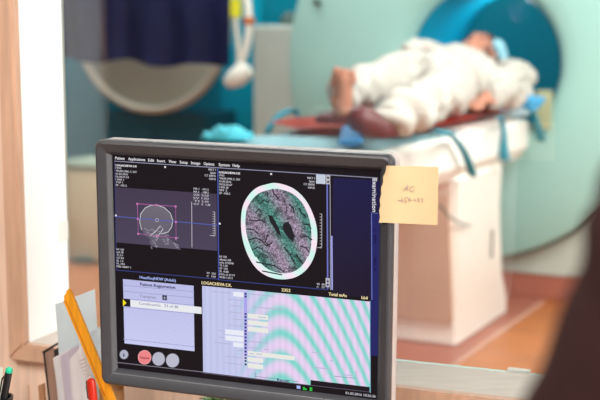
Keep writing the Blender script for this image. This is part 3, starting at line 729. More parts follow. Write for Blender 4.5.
# scout view
def gmix(name, c0, c1, axis, p0, p1):                # panel colour sliding between two tones along one axis
    m = glow(name, c0); q = NT(m); b = m.node_tree.nodes['Principled BSDF']
    tc = q.n('ShaderNodeTexCoord'); sx = q.n('ShaderNodeSeparateXYZ'); m.node_tree.links.new(tc.outputs['Object'], sx.inputs[0])
    mr = q.n('ShaderNodeMapRange'); q.v(sx.outputs[axis], mr.inputs[0]); mr.inputs[1].default_value = p0; mr.inputs[2].default_value = p1
    nz = q.n('ShaderNodeTexNoise'); nz.inputs['Scale'].default_value = 900; m.node_tree.links.new(tc.outputs['Object'], nz.inputs['Vector'])
    c = q.mix(mr.outputs[0], lin(c0), lin(c1)); k = q.m('ADD', q.m('MULTIPLY', nz.outputs[0], .5), .75)
    v = q.n('ShaderNodeVectorMath', operation='SCALE'); m.node_tree.links.new(c, v.inputs[0]); q.v(k, v.inputs[3])
    m.node_tree.links.new(v.outputs[0], b.inputs['Emission Color']); return m
za, zb2 = SP(160, 188)[1], SP(160, 248)[1]
rects('scout_view', [(114.5, 187.2, 217, 251)], gmix('screen_scout', (66, 56, 76), (74, 66, 88), 2, za, zb2), 1)
def ell(cx, cy, a, b, rot=0, n=48, t0=0, t1=2*PI):
    return [(cx+a*math.cos(t)*math.cos(rot)-b*math.sin(t)*math.sin(rot), cy+a*math.cos(t)*math.sin(rot)+b*math.sin(t)*math.cos(rot)) for t in (t0+(t1-t0)*i/n for i in range(n+1))]
m = gmix('screen_scout_head', (118, 112, 124), (92, 86, 104), 2, za, zb2)
flat('scout_skull', [(141.5, 229), (139.5, 222), (140.5, 214), (145, 208), (151, 205), (157, 205), (164, 207.5), (170, 213), (172.5, 220), (171.5, 227), (168, 233), (164, 235), (170, 239), (177, 245), (181, 249.8), (152, 247), (149, 243), (150, 239), (144, 235)], m, 2)
stroke('scout_skull_line', [[(141.5, 230), (139.5, 222), (140.5, 214), (145, 208), (151, 205.2), (157, 205.2), (164, 207.7), (170, 213), (172.5, 220), (171.5, 227), (168, 232), (161, 234)],
        [(150, 236), (156, 231), (160, 226), (163, 229), (158, 236)]], .75, glow('screen_bone', (206, 206, 212)), 3)
random.seed(11)
SQ = []
for i in range(26):
    x, y = random.uniform(150, 176), random.uniform(231, 247)
    if y > 236+(x-150)*.1-2 or x < 165:
        SQ.append([(x, y), (x+random.uniform(-1, 3), y+random.uniform(-2.5, 2.5)), (x+random.uniform(0, 4), min(249, y+random.uniform(-1, 4)))])
stroke('scout_bone_texture', SQ+[[(144, 228), (148, 231), (152, 229), (155, 231)], [(146, 232), (151, 234.5)]], .8, glow('screen_bone_dim', (150, 146, 160)), 3)
bx = SP(137.5, 203.5); by = SP(176, 237)
stroke('scan_box', [[(137.2, 203.8), (175.5, 206.4), (176, 238), (138.2, 233.8), (137.2, 203.8)]], .8, glow('screen_magenta', (170, 96, 160)), 4)
rects('scan_box_handle', [R_(x-1, y-1, x+1, 2) for x, y in ((137.2, 203.8), (156.5, 205), (175.5, 206.4), (137.8, 219), (175.8, 222), (157, 236), (138.2, 233.8), (176, 238))], glow('screen_handle', (196, 120, 180)), 5)
stroke('scan_line', [[(114.5, 216.3), (217, 225.3)]], .9, glow('screen_line_blue', (84, 96, 176)), 4)
stroke('scan_centre', [ell(157, 220.2, 1.6, 1.6, n=14)], .5, WD, 5)
stroke('range_line', [[(191.5, 202), (191.8, 247.5)]], .7, WD, 3)
stroke('scale_ticks', [[(214.6, 212), (214.9, 235.5)]]+[[(212.4, 212+i*2.35), (214.6, 212+i*2.35+.1)] for i in range(11)]+[[(209.5, 235.5), (214.8, 236)]]
       + [[(321.6, 214), (321.6, 247.5)]]+[[(319.6, 214+i*3), (321.6, 214+i*3+.1)] for i in range(12)]+[[(317, 247.5), (321.6, 248)]], .55, WD, 3)
rects('view_marker', [R_(x-.9, y-.9, x+.9, 1.8) for x, y in ((115.8, 215.5), (165, 167), (271, 174), (219.6, 223.6))], W_, 4)
# CT slice
BC = (279, 231)
outer = [(266, 184.5), (274, 183), (283, 184.5), (293, 188.5), (302, 196), (309, 206), (314.5, 219), (317, 232), (316.5, 246), (313, 259), (306, 270), (296, 277), (284, 279.5), (272, 278), (262, 273.5), (254, 266), (247.5, 255), (243, 242), (241, 229), (241, 216), (243, 205), (249, 194.5), (257, 187.5)]
def dense(pts, k=4):
    n = len(pts); out = []
    for i in range(n):
        p0, p1, p2, p3 = (Vector(pts[j % n]) for j in (i-1, i, i+1, i+2))
        for q_ in range(k):
            t = q_/k; v = .5*((2*p1)+(p2-p0)*t+(2*p0-5*p1+4*p2-p3)*t*t+(3*p1-p0-3*p2+p3)*t**3); out.append((v.x, v.y))
    return out
outer = dense(outer); inner = []
for x, y in outer:
    v = Vector((x-BC[0], y-BC[1])); th = 5.3+1.2*math.sin(math.atan2(v.y, v.x)*3+1)*.6+(1.3 if v.y > 30 else 0)
    v = v*(1-th/v.length); inner.append((BC[0]+v.x, BC[1]+v.y))
XB, ZB = SP(*BC); PXM = .00129
m = glow('screen_skull_ring', (232, 238, 240)); q = NT(m); b = m.node_tree.nodes['Principled BSDF']
tc = q.n('ShaderNodeTexCoord'); sx = q.n('ShaderNodeSeparateXYZ'); m.node_tree.links.new(tc.outputs['Object'], sx.inputs[0])
wv = q.m('SINE', q.m('ADD', q.m('MULTIPLY', sx.outputs[0], 150), q.m('MULTIPLY', sx.outputs[2], 170)))
m.node_tree.links.new(q.mix(q.m('ADD', q.m('MULTIPLY', wv, .5), .5), lin((250, 228, 244)), lin((206, 246, 236))), b.inputs['Emission Color'])
bm = bmesh.new(); n = len(outer)
oo = [bm.verts.new((x, .0012-EPS*2, z)) for x, z in (SP(*p) for p in outer)]; ii = [bm.verts.new((x, .0012-EPS*2, z)) for x, z in (SP(*p) for p in inner)]
for k in range(n): bm.faces.new((oo[k], oo[(k+1) % n], ii[(k+1) % n], ii[k]))
obj('skull_ring', bm, m, scr)
# brain tissue: speckle, dark furrows, green and pink interference bands
m = glow('screen_brain', (110, 100, 120)); q = NT(m); b = m.node_tree.nodes['Principled BSDF']; lk = m.node_tree.links.new
tc = q.n('ShaderNodeTexCoord'); sx = q.n('ShaderNodeSeparateXYZ'); lk(tc.outputs['Object'], sx.inputs[0])
X = q.m('DIVIDE', q.m('SUBTRACT', sx.outputs[0], XB), PXM); Y = q.m('DIVIDE', q.m('SUBTRACT', ZB, sx.outputs[2]), PXM)
ph = q.m('ADD', q.m('MULTIPLY', X, .155), q.m('MULTIPLY', Y, -.10))
ph = q.m('ADD', ph, q.m('MULTIPLY', q.m('MULTIPLY', X, X), .0012))
band = q.m('ADD', q.m('MULTIPLY', q.m('SINE', q.m('ADD', ph, 1.2)), .5), .5)
nz = q.n('ShaderNodeTexNoise'); nz.inputs['Scale'].default_value = 620; nz.inputs['Detail'].default_value = 2; lk(tc.outputs['Object'], nz.inputs['Vector'])
n2 = q.n('ShaderNodeTexNoise'); n2.inputs['Scale'].default_value = 75; n2.inputs['Detail'].default_value = 3; n2.inputs['Distortion'].default_value = 1.2; lk(tc.outputs['Object'], n2.inputs['Vector'])
rd = q.n('ShaderNodeMapRange'); lk(n2.outputs[0], rd.inputs[0]); rd.inputs[1].default_value = .36; rd.inputs[2].default_value = .5; rd.inputs[3].default_value = .4
sp = q.n('ShaderNodeMapRange'); lk(nz.outputs[0], sp.inputs[0]); sp.inputs[1].default_value = .36; sp.inputs[2].default_value = .66; sp.inputs[3].default_value = .35; sp.inputs[4].default_value = 1.5
cc = q.mix(band, lin((162, 142, 166)), lin((80, 140, 130)))
v = q.n('ShaderNodeVectorMath', operation='SCALE'); lk(cc, v.inputs[0]); q.v(q.m('MULTIPLY', rd.outputs[0], sp.outputs[0]), v.inputs[3])
lk(v.outputs[0], b.inputs['Emission Color'])
flat('brain_tissue', inner, m, 1)
DK = glow('screen_ventricle', (30, 30, 36))
flat('ventricle', [(284, 223), (288, 221.5), (291, 226), (294.5, 236), (293, 242), (288, 238), (283.5, 231), (282.5, 226)], DK, 3)
flat('ventricle', [(268, 214.5), (272, 216), (276, 223), (279, 229), (281, 236), (277.5, 234), (274, 228), (270, 222)], DK, 3)
stroke('brain_furrows', [[(272, 189), (274, 194), (279, 199)], [(249, 220), (255, 221), (261, 220), (265, 223)], [(247, 229), (254, 230), (258, 234)], [(248, 240), (256, 238), (262, 241), (266, 246), (272, 243)], [(255, 213), (259, 209), (262, 213)], [(252, 250), (258, 247), (263, 250)],
        [(260, 204), (264, 200), (268, 203)], [(289, 205), (293, 208), (294, 213)], [(299, 208), (302, 214), (306, 217)], [(304, 224), (309, 225), (311, 229)], [(303, 236), (308, 237), (312, 240)], [(300, 246), (306, 248), (309, 252)], [(268, 196), (267, 192)],
        [(256, 262), (265, 264), (275, 266), (284, 272)], [(268, 234), (265, 242), (270, 247)], [(262, 271), (272, 273), (282, 275)], [(296, 255), (300, 260), (303, 264)], [(284, 247), (290, 255), (295, 264)]], 1.3, DK, 3)
# panel frames
stroke('view_divider', [[(217.6, 168.5), (218.6, 279.5)]], 1.3, BL, 3)
stroke('view_lower_rule', [level(218, 279.8, 328), level(116, 270.2, 218)], .9, glow('screen_rule_blue', (56, 64, 128)), 2)
stroke('view_side_rule', [[(327, 184), (327.6, 289)]], 1.5, glow('screen_rule_violet', (112, 116, 196)), 3)
stroke('view_grey_rule', [[(330, 184), (330.4, 290)]], .9, GR, 3)
stroke('view_bright_rule', [[(331.6, 236), (332, 290)]], 1.5, glow('screen_bright_lavender', (164, 168, 236)), 3)
stroke('view_left_rule', [[(114.4, 162), (116.2, 270)]], .7, glow('screen_rule_dim', (62, 64, 120)), 2)
rects('preview_tile', [R_(316, 174.4, 325.4, 9.2)], glow('screen_tile', (196, 204, 220)), 3)
rects('scroll_button', [R_(326, 175.2, 330, 9), R_(325.5, 278, 329.5, 9)], WD, 3)
rects('scroll_icon', [R_(327, 176.8, 329, 1.8), R_(327, 181, 329, 1.8), R_(326.6, 280.5, 328.6, 1.5), R_(326.6, 284, 328.6, 1.5)], BLK, 4)
zt_, zb_ = SP(350, 180)[1], SP(350, 290)[1]
rects('side_panel', [(332.8, 177.8, 377.8, 299)], gmix('screen_side', (26, 24, 70), (28, 20, 42), 2, zt_, zb_), 1)
rects('side_tab', [R_(371.6, 213, 377.6, 143)], NAV2, 2)
stroke('side_tab_outline', [[(371.8, 300), (371.4, 212.8), (377.6, 213.4)]], .8, glow('screen_tab_line', (110, 122, 200)), 3)
rects('side_tab_mark', [R_(373.2, y, 376.2, h) for y, h in ((229, 2.5), (235, 9), (257, 8), (268, 3))], glow('screen_tab_mark', (24, 22, 84)), 3)
writing('tab_text', [('Examination', 372.6, 212, 178.4, 4.2)], W_, 3, .2, rot=True)
# lower captions
writing('caption_text', [('LOGACHEVA E.K.', 201.5, 231.5, 284.2, 3.2), ('2352', 281.5, 290.2, 291.4, 3.2), ('Total mAs', 328.5, 346.5, 295.6, 3.2), ('164', 361.5, 367.5, 299.3, 3.2)], YE, 2, .18)
writing('protocol_text', [('HeadSeqNEW (Adult)', 139.5, 175.5, 278.6, 3.0)], LB, 2, .15)
# registration form
rects('form_panel', [(122.6, 279.2, 194.2, 351.5)], gmix('screen_form', (186, 188, 230), (200, 202, 240), 2, SP(150, 282)[1], SP(150, 345)[1]), 1)
stroke('form_lines', [level(122.8, 285.3, 194), level(122.8, 291.2, 194), level(122.8, 298.6, 194), level(122.8, 307, 194), level(122.8, 339.2, 194)], .6, glow('screen_form_line', (150, 152, 200)), 2)
writing('form_title', [('Patient Registration', 140, 175, 285.6, 3.2)], INK, 3, .2)
writing('form_text', [('Topogram', 139.5, 155.5, 297.2, 3), ('CerebrumSe', 139, 160.5, 304.6, 3), ('23 of 48', 164, 178, 307, 3)], INK2, 4, .1)
rects('form_icon', [R_(162.2, 295.2, 166.8, 4.8)], BLK, 3)
stroke('form_icon_cross', [[(162.8, 297.8), (166.2, 298)], [(164.5, 295.8), (164.5, 300)]], .5, LAV, 4)
rects('form_row', [R_(130.2, 300, 201.5, 7.2)], glow('screen_row', (232, 234, 238)), 3)
rects('form_pointer_box', [R_(122.6, 298.6, 130.2, 7.6)], BLK, 3)
flat('form_pointer', [(122.8, 299.2), (122.8, 306.2), (126.4, 303)], glow('screen_yellow', (244, 226, 30)), 4)
def disc2(name, cx, cy, r, c, layer=2):
    return flat(name, ell(cx, cy, r*.94, r, n=28)[:-1], glow('screen_'+name, c), layer)
for k, (cx, cy, rr, c) in enumerate(((123.8, 354.6, 4.6, (176, 178, 196)), (144.4, 357.4, 6.9, (236, 132, 136)), (158.4, 359, 6.8, (182, 182, 200)), (172.4, 360.6, 7, (186, 186, 204)))):
    disc2('round_button', cx, cy, rr, c)
    stroke('button_outline', [ell(cx, cy, rr*.94, rr, n=28)], .5, glow('screen_button_line', (120, 116, 134) if k != 1 else (250, 180, 180)), 3)
writing('button_text', [('Suspend', 139.6, 149.2, 358.2, 2.4)], glow('screen_button_ink', (120, 30, 40)), 4, .1)
writing('button_icon', [('i', 123, 124.4, 356.6, 4)], INK, 4, .1)
stroke('lower_rule', [level(116.8, 362.6, 203)], .8, glow('screen_rule_grey', (132, 128, 140)), 2)
# large form with interference bands
m = glow('screen_moire', (200, 200, 236)); q = NT(m); b = m.node_tree.nodes['Principled BSDF']; lk = m.node_tree.links.new
tc = q.n('ShaderNodeTexCoord'); sx = q.n('ShaderNodeSeparateXYZ'); lk(tc.outputs['Object'], sx.inputs[0])
X = q.m('DIVIDE', q.m('SUBTRACT', sx.outputs[0], SP(281, 340)[0]), PXM); Y = q.m('DIVIDE', q.m('SUBTRACT', SP(281, 340)[1], sx.outputs[2]), PXM)
ph = q.m('ADD', q.m('MULTIPLY', q.m('SQRT', q.m('ADD', q.m('MULTIPLY', X, X), 400)), .33), q.m('MULTIPLY', q.m('MULTIPLY', X, X), .0014))
ph = q.m('SUBTRACT', ph, q.m('MULTIPLY', Y, .265))
band = q.m('POWER', q.m('ADD', q.m('MULTIPLY', q.m('SINE', q.m('ADD', ph, 5.6)), .5), .5), 1.4)
fade = q.n('ShaderNodeMapRange'); lk(X, fade.inputs[0]); fade.inputs[1].default_value = -52; fade.inputs[2].default_value = 0
fine = q.m('MULTIPLY', q.m('SINE', q.m('MULTIPLY', X, .9)), .04)
cA = q.mix(band, lin((232, 206, 240)), lin((126, 214, 204)))
cB = lin((194, 198, 234))
cc = q.mix(fade.outputs[0], cB, cA)
v = q.n('ShaderNodeVectorMath', operation='SCALE'); lk(cc, v.inputs[0]); q.v(q.m('ADD', fine, 1.0), v.inputs[3]); lk(v.outputs[0], b.inputs['Emission Color'])
rects('dose_form', [(201.8, 285.9, 369.6, 392.4)], m, 1)
stroke('dose_form_edge', [[(369.9, 301), (370.2, 393)]], .8, glow('screen_edge', (120, 176, 196)), 2)
rects('dose_column', [R_(243.6, 291.5, 247.2, 64)], glow('screen_column', (168, 164, 236)), 2)
FY = glow('screen_field', (232, 232, 226)); FWt = glow('screen_field_white', (232, 234, 246))
rects('form_field', [R_(247.4, y, x1, h) for y, x1, h in ((313.6, 268, 4.6), (320.2, 268, 4.6), (326.6, 268, 4.8), (351, 294.5, 4.6), (357, 263, 4.6), (363.2, 263, 4.8))], FY, 2)
rects('form_field', [R_(233, 291.8, 243.4, 4.6), R_(225, 329.2, 243.4, 5), R_(225, 335.4, 243.4, 5), R_(233, 342.2, 243.4, 4.6)], FWt, 2)
rects('form_icon', [R_(244.4, y, 246.4, 1.9) for y in (293, 295.6, 313, 316, 319.5, 323, 326.5, 330, 333, 336.5, 340, 343.5, 347, 350.5, 354, 357, 360, 363.5)], INK, 3)
rects('faint_row', [R_(x, y, x1, .9) for x, y, x1 in ((211, 291, 231), (228, 298.8, 242), (230, 305, 242), (229, 311.5, 242), (232, 318.5, 242), (227, 324.5, 242), (217, 330, 224), (218, 336.6, 224), (214, 342, 231), (237, 350, 242), (225, 355.8, 242), (225, 362.4, 242),
      (249, 293.6, 273), (252, 306.5, 284), (248, 340.8, 268), (249, 347.2, 259), (264, 349, 269), (249, 353.2, 254), (256, 353.6, 262), (312, 352, 322), (314, 367, 331), (330, 360, 333), (340, 374, 352), (258, 316.6, 266))], glow('screen_faint_ink', (182, 182, 214)), 3)
TK = glow('screen_tick', (120, 116, 150))
stroke('bracket_line', [[(298, 381.8), (255.4, 376.5), (255.4, 372.8), (255.4, 378)]], .5, TK, 3)
stroke('bracket_line', [[(355.8, 371.5), (355.8, 378.5), (334, 376.3)]], .5, TK, 3)
writing('recon_text', [('Recon', 277, 289, 381.2, 3.0)], INK, 3, .15)
rects('status_bar', [R_(310.4, 380.2, 369.4, 6.4)], BLK, 2)
rects('status_icon', [R_(296.5, 385.6, 300.2, 3.2)], LB, 2)
rects('status_icon', [R_(302.8, 387, 306.6, 3), R_(309.5, 387.4, 312, 3.6)], glow('screen_green', (40, 190, 60)), 2)
rects('status_icon_notch', [R_(304.6, 386.8, 306.8, 1.6)], BLK, 3)
writing('clock_text', [('01.03.2016 10:26:36', 345.5, 375.5, 394.2, 2.7)], WD, 3, .12)
stroke('panel_base_rule', [level(203, 373.2, 370)], .6, glow('screen_rule_base', (110, 100, 120)), 2)

# ---- paper note stuck round the monitor's edge
def NP(px, py, y): 
    c = MPOS+MNV*y; return onplane(px, py, c, MNV)
o_w = []
bm = bmesh.new(); rows = 10
prof = [(0.0, -.0124, 0), (.06, -.0130, 0), (.14, -.0136, 0), (.22, -.0138, 0), (.30, -.0137, 0), (.55, -.0136, 0), (.8, -.0140, 0), (1, -.0162, 0)]
TLn, TRn, BRn, BLn = (383, 165.5), (438.5, 166.8), (437.6, 225), (379, 222.5)
g = []
for j in range(rows+1):
    f = j/rows; row = []
    for i, (u, yy, _) in enumerate(prof):
        x = (TLn[0]*(1-u)+TRn[0]*u)*(1-f)+(BLn[0]*(1-u)+BRn[0]*u)*f; y = (TLn[1]*(1-u)+TRn[1]*u)*(1-f)+(BLn[1]*(1-u)+BRn[1]*u)*f
        if i == 0: x += (1.1*(j % 2)-2.2*f*(1-f)*2 + (3.2*(1-f)**3 if j else 3.4))
        row.append(bm.verts.new(NP(x, y, yy-.004*f*u)))
    g.append(row)
for j in range(rows):
    for i in range(len(prof)-1): bm.faces.new((g[j][i], g[j][i+1], g[j+1][i+1], g[j+1][i]))
note = obj('sticky_note', bm, M_post, None, True, 60)
note.data.transform(Matrix.Translation(-NP(408, 195, -.012))); note.location = NP(408, 195, -.012)
tag(note, 'buff paper note with faint pencil writing stuck on the monitor edge', 'note')
def scribble(lines, wd):
    bm = bmesh.new(); w = wd*.0000000+wd*.00065
    for ln in lines:
        P = [NP(x, y, -.0146-.004*((y-166)/58)*((x-381)/57)-.0006) for x, y in ln]; n = len(P)
        side = MR @ Vector((1, 0, 0)); upv = MR @ Vector((0, 0, 1)); a = []; b_ = []
        for i, p in enumerate(P):
            t = (P[min(i+1, n-1)]-P[max(i-1, 0)]).normalized(); q_ = t.cross(MNV).normalized()*w
            a.append(bm.verts.new(p-q_)); b_.append(bm.verts.new(p+q_))
        for i in range(n-1): bm.faces.new((a[i], a[i+1], b_[i+1], b_[i]))
    me_o = obj('pencil_writing', bm, M_pencil, note); me_o.location = -note.location; return me_o
scribble([[(403.5, 191), (406, 187.2), (407.8, 184.6), (407.4, 190.4)], [(404.6, 189), (408, 188)], [(413.6, 186), (411, 187), (409.2, 190), (411, 191.8), (414.4, 190.4)],
          [(398, 200.4), (401, 200.6), (403, 200)], [(402, 197.4), (401.6, 203)], [(408, 197), (405, 197.8), (404.4, 200), (406.4, 201), (404.6, 203.2)], [(409.6, 197.4), (408.2, 202)], [(408.4, 199.8), (410.6, 199.4)],
          [(413.4, 199.8), (416, 200)], [(417.4, 198), (419, 198.6), (417.8, 200), (419.2, 201), (417.4, 202)], [(421.2, 198.2), (422.6, 198.8), (421.4, 200.2), (422.8, 201.2), (421, 202.2)]], .75)

# ================================================================== DESK AND THINGS ON IT
bm = bmesh.new()
def dpt(s, t, z): return WL(s, t, z)
s0, s1 = -1.3, 1.0; tb_ = T0-.062; tf = T0-.56
wbox(bm, s0, s1, tf, tb_, DESK-.03, DESK, .004)
desk = thing('desk', WL(-.2, (tb_+tf)/2, 0), 'pale wooden desk carrying the monitor in front of the window', 'desk')
obj('desktop', bm, M_desk, desk)
for s in (s0+.04, s1-.06):
    bm = bmesh.new(); wbox(bm, s, s+.03, tf+.05, tb_-.02, .001, DESK-.031, .003); obj('side_panel', bm, M_desk, desk)
bm = bmesh.new(); wbox(bm, s0+.08, s1-.07, tb_-.06, tb_-.04, .25, DESK-.031); obj('back_panel', bm, M_desk, desk)
def backface(t): return WL(0, T0+t, 0)
def stand_at(px, py, t): return onplane(px, py, backface(t), N)     # a spot in a plane parallel to the wall
# letter tray / box file
tt = -.115
def slabx(name, pts, t, th, m, par=None):
    bm = bmesh.new(); P = [stand_at(x, y, t) for x, y in pts]; prism(bm, P, -N*th)
    return obj(name, bm, m, par)
def zdrop(px, py, t): p = stand_at(px, py, t); return p
# black book standing on its end, spine to the wall
def stoodsheet(name, topL, topR, t, m, th=.0012, bend=0, wave=.004, seed=0, lean=0, n=14, base=None, curl=0):
    """a sheet standing on the desk: its top edge runs between two spots"""
    a = stand_at(*topL, t); b = stand_at(*topR, t); bm = bmesh.new(); g = []; mrow = 12
    for j in range(mrow+1):
        f = j/mrow; row = []
        for i in range(n+1):
            u = i/n; tp = a.lerp(b, u); z = tp.z*(1-f)+(DESK+.002)*f
            p = Vector((tp.x, tp.y, z))+A*(lean*f)+N*(curl*max(0, 1-u/.3)**2)-N*(bend*math.sin(u*PI)+wave*noise.noise(Vector((u*3+seed, f*2, seed)))+.02*f*0)
            row.append(bm.verts.new(p))
        g.append(row)
    for j in range(mrow):
        for i in range(n): bm.faces.new((g[j][i], g[j][i+1], g[j+1][i+1], g[j+1][i]))
    bmesh.ops.solidify(bm, geom=list(bm.faces), thickness=th)
    return obj(name, bm, m, None, True, 60)
# black folder seen end-on: back board, page block, front board
bk = thing('black_binder', Vector((stand_at(54, 360, tt).x, stand_at(54, 360, tt).y, DESK)), 'black-edged binder with brown page edges standing at the wall', 'binder')
def quadprism(name, tl, tr, br, bl, t, th, m):
    bm = bmesh.new(); P = [stand_at(*q_, t) for q_ in (tl, tr)]
    B = []
    for (x, y), (xb, yb) in ((tr, br), (tl, bl)):
        top = stand_at(x, y, t); low_ = stand_at(xb, yb, t); k = (top.z-DESK-.001)/(top.z-low_.z); B.append(top+(low_-top)*k)
    prism(bm, P+B, -N*th); bmesh.ops.bevel(bm, geom=list(bm.edges), offset=.0008, segments=1, affect='EDGES'); return obj(name, bm, m, bk)
quadprism('back_board', (43.6, 352), (45.4, 351), (50.4, 398), (49, 399), tt, .003, M_cover)
quadprism('page_block', (45.6, 352), (54.5, 347.5), (59, 398), (50.6, 399), tt, .0025, M_pages)
quadprism('front_board', (54.7, 349.5), (60.5, 346.5), (64.5, 398), (59.2, 399), tt, .003, M_cover)
bm = bmesh.new(); P = [stand_at(x, y, tt) for x, y in ((43.2, 351.2), (61, 340.5), (61.5, 342.6), (44.4, 353))]; prism(bm, P, -N*.004); obj('top_board', bm, M_cover, bk)
bm = bmesh.new(); a = stand_at(40.5, 384.5, -.1); b = stand_at(45.5, 382.5, -.1)
P = [a, b, Vector((b.x, b.y, DESK+.001))+A*.003, Vector((a.x, a.y, DESK+.001))+A*.003]; prism(bm, P, -N*.008)
bmesh.ops.bevel(bm, geom=list(bm.edges), offset=.001, segments=2, affect='EDGES')
tag(rebase(obj('wooden_block', bm, mat('brown_wood', (176, 128, 92), .5, .12, 12, stretch=(20, 20, 2)))), 'low brown wooden box end standing beside the black binder', 'box')
o = stoodsheet('pale_card', (55.2, 304.5), (94.8, 289), -.150, M_bpaper, .0012, 0, .002, 3, .01); tag(rebase(o), 'tall pale blue-grey card standing behind the folded papers', 'card')
PT = [M_paper, mat('shadow_lilac_paper', (226, 216, 226), .8, .03, 10), M_paper, M_bpaper]  # lilac tint paints bluish shadow onto the middle sheet
grp = 'folded papers on the desk'
for k, (a, b, t, lab, be, ln) in enumerate((((52.5, 361), (70, 348.5), -.19, 'folded white sheet, the lowest, standing next to the black binder', .006, .018), ((62, 359), (79, 344), -.21, 'folded white sheet standing in the middle between two others', .008, .016),
        ((69.5, 366), (88, 341), -.23, 'folded white sheet with faint print, in front of the other papers', .010, .014), ((84, 336), (99.5, 327), -.168, 'white sheet standing behind the yellow-orange strip', .002, .01))):
    if k < 3: a = (a[0]-4, a[1])
    o = stoodsheet('folded_paper', a, b, t, PT[k], .0015, be, .008, k*3+1, ln, curl=.022 if k < 3 else 0)
    tag(rebase(o), lab, 'paper', grp)
    if k == 2:
        bm = bmesh.new()
        for i in range(6):
            p0 = stand_at(79+i*1.2, 361+i*3.3, -.241); p1 = stand_at(85+i*1.2, 358.5+i*3.3, -.241); prism(bm, [p0, p1, p1-Z*.0008, p0-Z*.0008], -N*.0004)
        pr = obj('printed_lines', bm, M_pencil, o); pr.location = -o.location
# yellow-orange strip leaning
bm = bmesh.new(); t = -.252
e = [(65, 301), (65.9, 298.4), (65.4, 295.6), (67.5, 293), (67.7, 290.4), (70.7, 288.2), (73.2, 293), (113.5, 392), (104.5, 396.5)]
P = [stand_at(x, y, t) for x, y in e]; 
lowp = [P[-2], P[-1]]; dirn = (P[-2]-P[6]).normalized()
k1 = (P[-2].z-DESK-.002)/-dirn.z; P[-2] = P[-2]+dirn*k1; d2 = (P[-1]-P[0]).normalized(); P[-1] = P[-1]+d2*((P[-1].z-DESK-.002)/-d2.z)
prism(bm, P, -N*.004); rul = tag(rebase(obj('wooden_ruler', bm, M_ruler)), 'yellow-orange wooden strip with a ragged top, leaning by the papers', 'ruler')
bm = bmesh.new(); off = (P[7-0]-P[6])
P2 = [stand_at(x, y, t)-N*.0041 for x, y in ((67, 300), (67.8, 299.6), (107, 394.8), (106, 395.4))]; prism(bm, P2, -N*.0004)
st = obj('edge_band', bm, mat('dark_orange_wood', (206, 118, 20), .5, .08, 9), rul); st.location = -rul.location
# tan carton under the monitor's corner
bm = bmesh.new(); t = -.20
P = [stand_at(x, y, t) for x, y in ((99, 388.5), (112, 377), (124, 384), (121, 391))]
hh = [Vector((p.x, p.y, DESK+.001)) for p in P]
hexa(bm, hh+P); tag(rebase(obj('cardboard_box', bm, M_card)), 'small tan cardboard box at the foot of the yellow-orange strip', 'box')
# red marker and black clip
a = stand_at(90.8, 378.5, -.278); bq = Vector((a.x+.012, a.y, DESK+.001))
mk = thing('red_marker', bq, 'red marker pen standing between the papers and the yellow-orange strip', 'marker')
ax = (a-bq).normalized(); hl = (a-bq).length
bm = bmesh.new(); lathe(bm, [(0, 0), (.0055, .001), (.006, hl*.45), (.006, hl-.035)], bq, ax, 20); obj('barrel', bm, M_black, mk, True)
bm = bmesh.new(); lathe(bm, [(.0055, hl-.036), (.0063, hl-.034), (.0063, hl-.008), (.0055, hl-.002), (.003, hl), (0, hl)], bq, ax, 20); obj('cap', bm, M_redpen, mk, True)
bm = bmesh.new(); tube(bm, [a-A*.0066-ax*.004, a-A*.0078-ax*.016, a-A*.0074-ax*.03], .0016, 8); obj('clip', bm, M_black, mk, True)
# pen cup with a pen
cc_ = at(-7, 398, 1.50); cr_ = .025; ctop = at(-7, 397, 1.50).z
cup = thing('pen_cup', Vector((cc_.x, cc_.y, DESK)), 'black pen cup at the near end of the desk, holding one pen', 'cup')
bm = bmesh.new(); h = ctop-DESK
lathe(bm, [(0, .001), (cr_*.9, .001), (cr_*.94, .006), (cr_, h-.004), (cr_+.0008, h), (cr_-.002, h), (cr_-.003, h-.005), (cr_*.9-.002, .006), (0, .006)], Vector((cc_.x, cc_.y, DESK)), Z, 40); obj('wall', bm, M_black, cup, True)
ptop = at(9.4, 368.5, 1.49); pdir = (ptop-at(3.5, 400, 1.495)).normalized(); pl = .150; pb = ptop-pdir*pl
pen = thing('ballpoint_pen', pb, 'black pen with a mint green end cap standing in the pen cup', 'pen')
bm = bmesh.new(); lathe(bm, [(0, 0), (.0012, .001), (.0036, .016), (.0046, .03), (.0047, pl-.006), (.0042, pl-.005)], pb, pdir, 20); obj('barrel', bm, M_black, pen, True)
bm = bmesh.new(); lathe(bm, [(.0041, pl-.006), (.0047, pl-.004), (.0045, pl-.001), (.003, pl+.001), (0, pl+.0016)], pb, pdir, 20); obj('end_cap', bm, M_mint, pen, True)
bm = bmesh.new(); cx_ = pdir.cross(Vector((0, 1, 0))).normalized(); tube(bm, [pb+pdir*(pl-.012)+cx_*.0045, pb+pdir*(pl-.016)+cx_*.0066, pb+pdir*(pl-.05)+cx_*.0064], .0011, 8); obj('clip', bm, M_black, pen, True)
# pale card slip in the cup
o = None
bm = bmesh.new(); a = at(-12, 367, 1.508); b = at(2.6, 367, 1.508); c = at(2.8, 390, 1.508)
P = [a, b-Z*.0, b-Z*.004+A*.001, c, Vector((c.x, c.y, DESK+.012)), Vector((a.x-.0, a.y, DESK+.012))]
P = [a+A*.0, b, c, Vector((c.x, c.y, ctop-.07)), Vector((a.x, a.y, ctop-.07))]
prism(bm, P, -N*.0012); o = obj('paper_slip', bm, mat('pale_green_paper', (206, 208, 190), .8, .02, 10)); tag(rebase(o), 'pale greenish paper slip standing at the pen cup', 'paper')
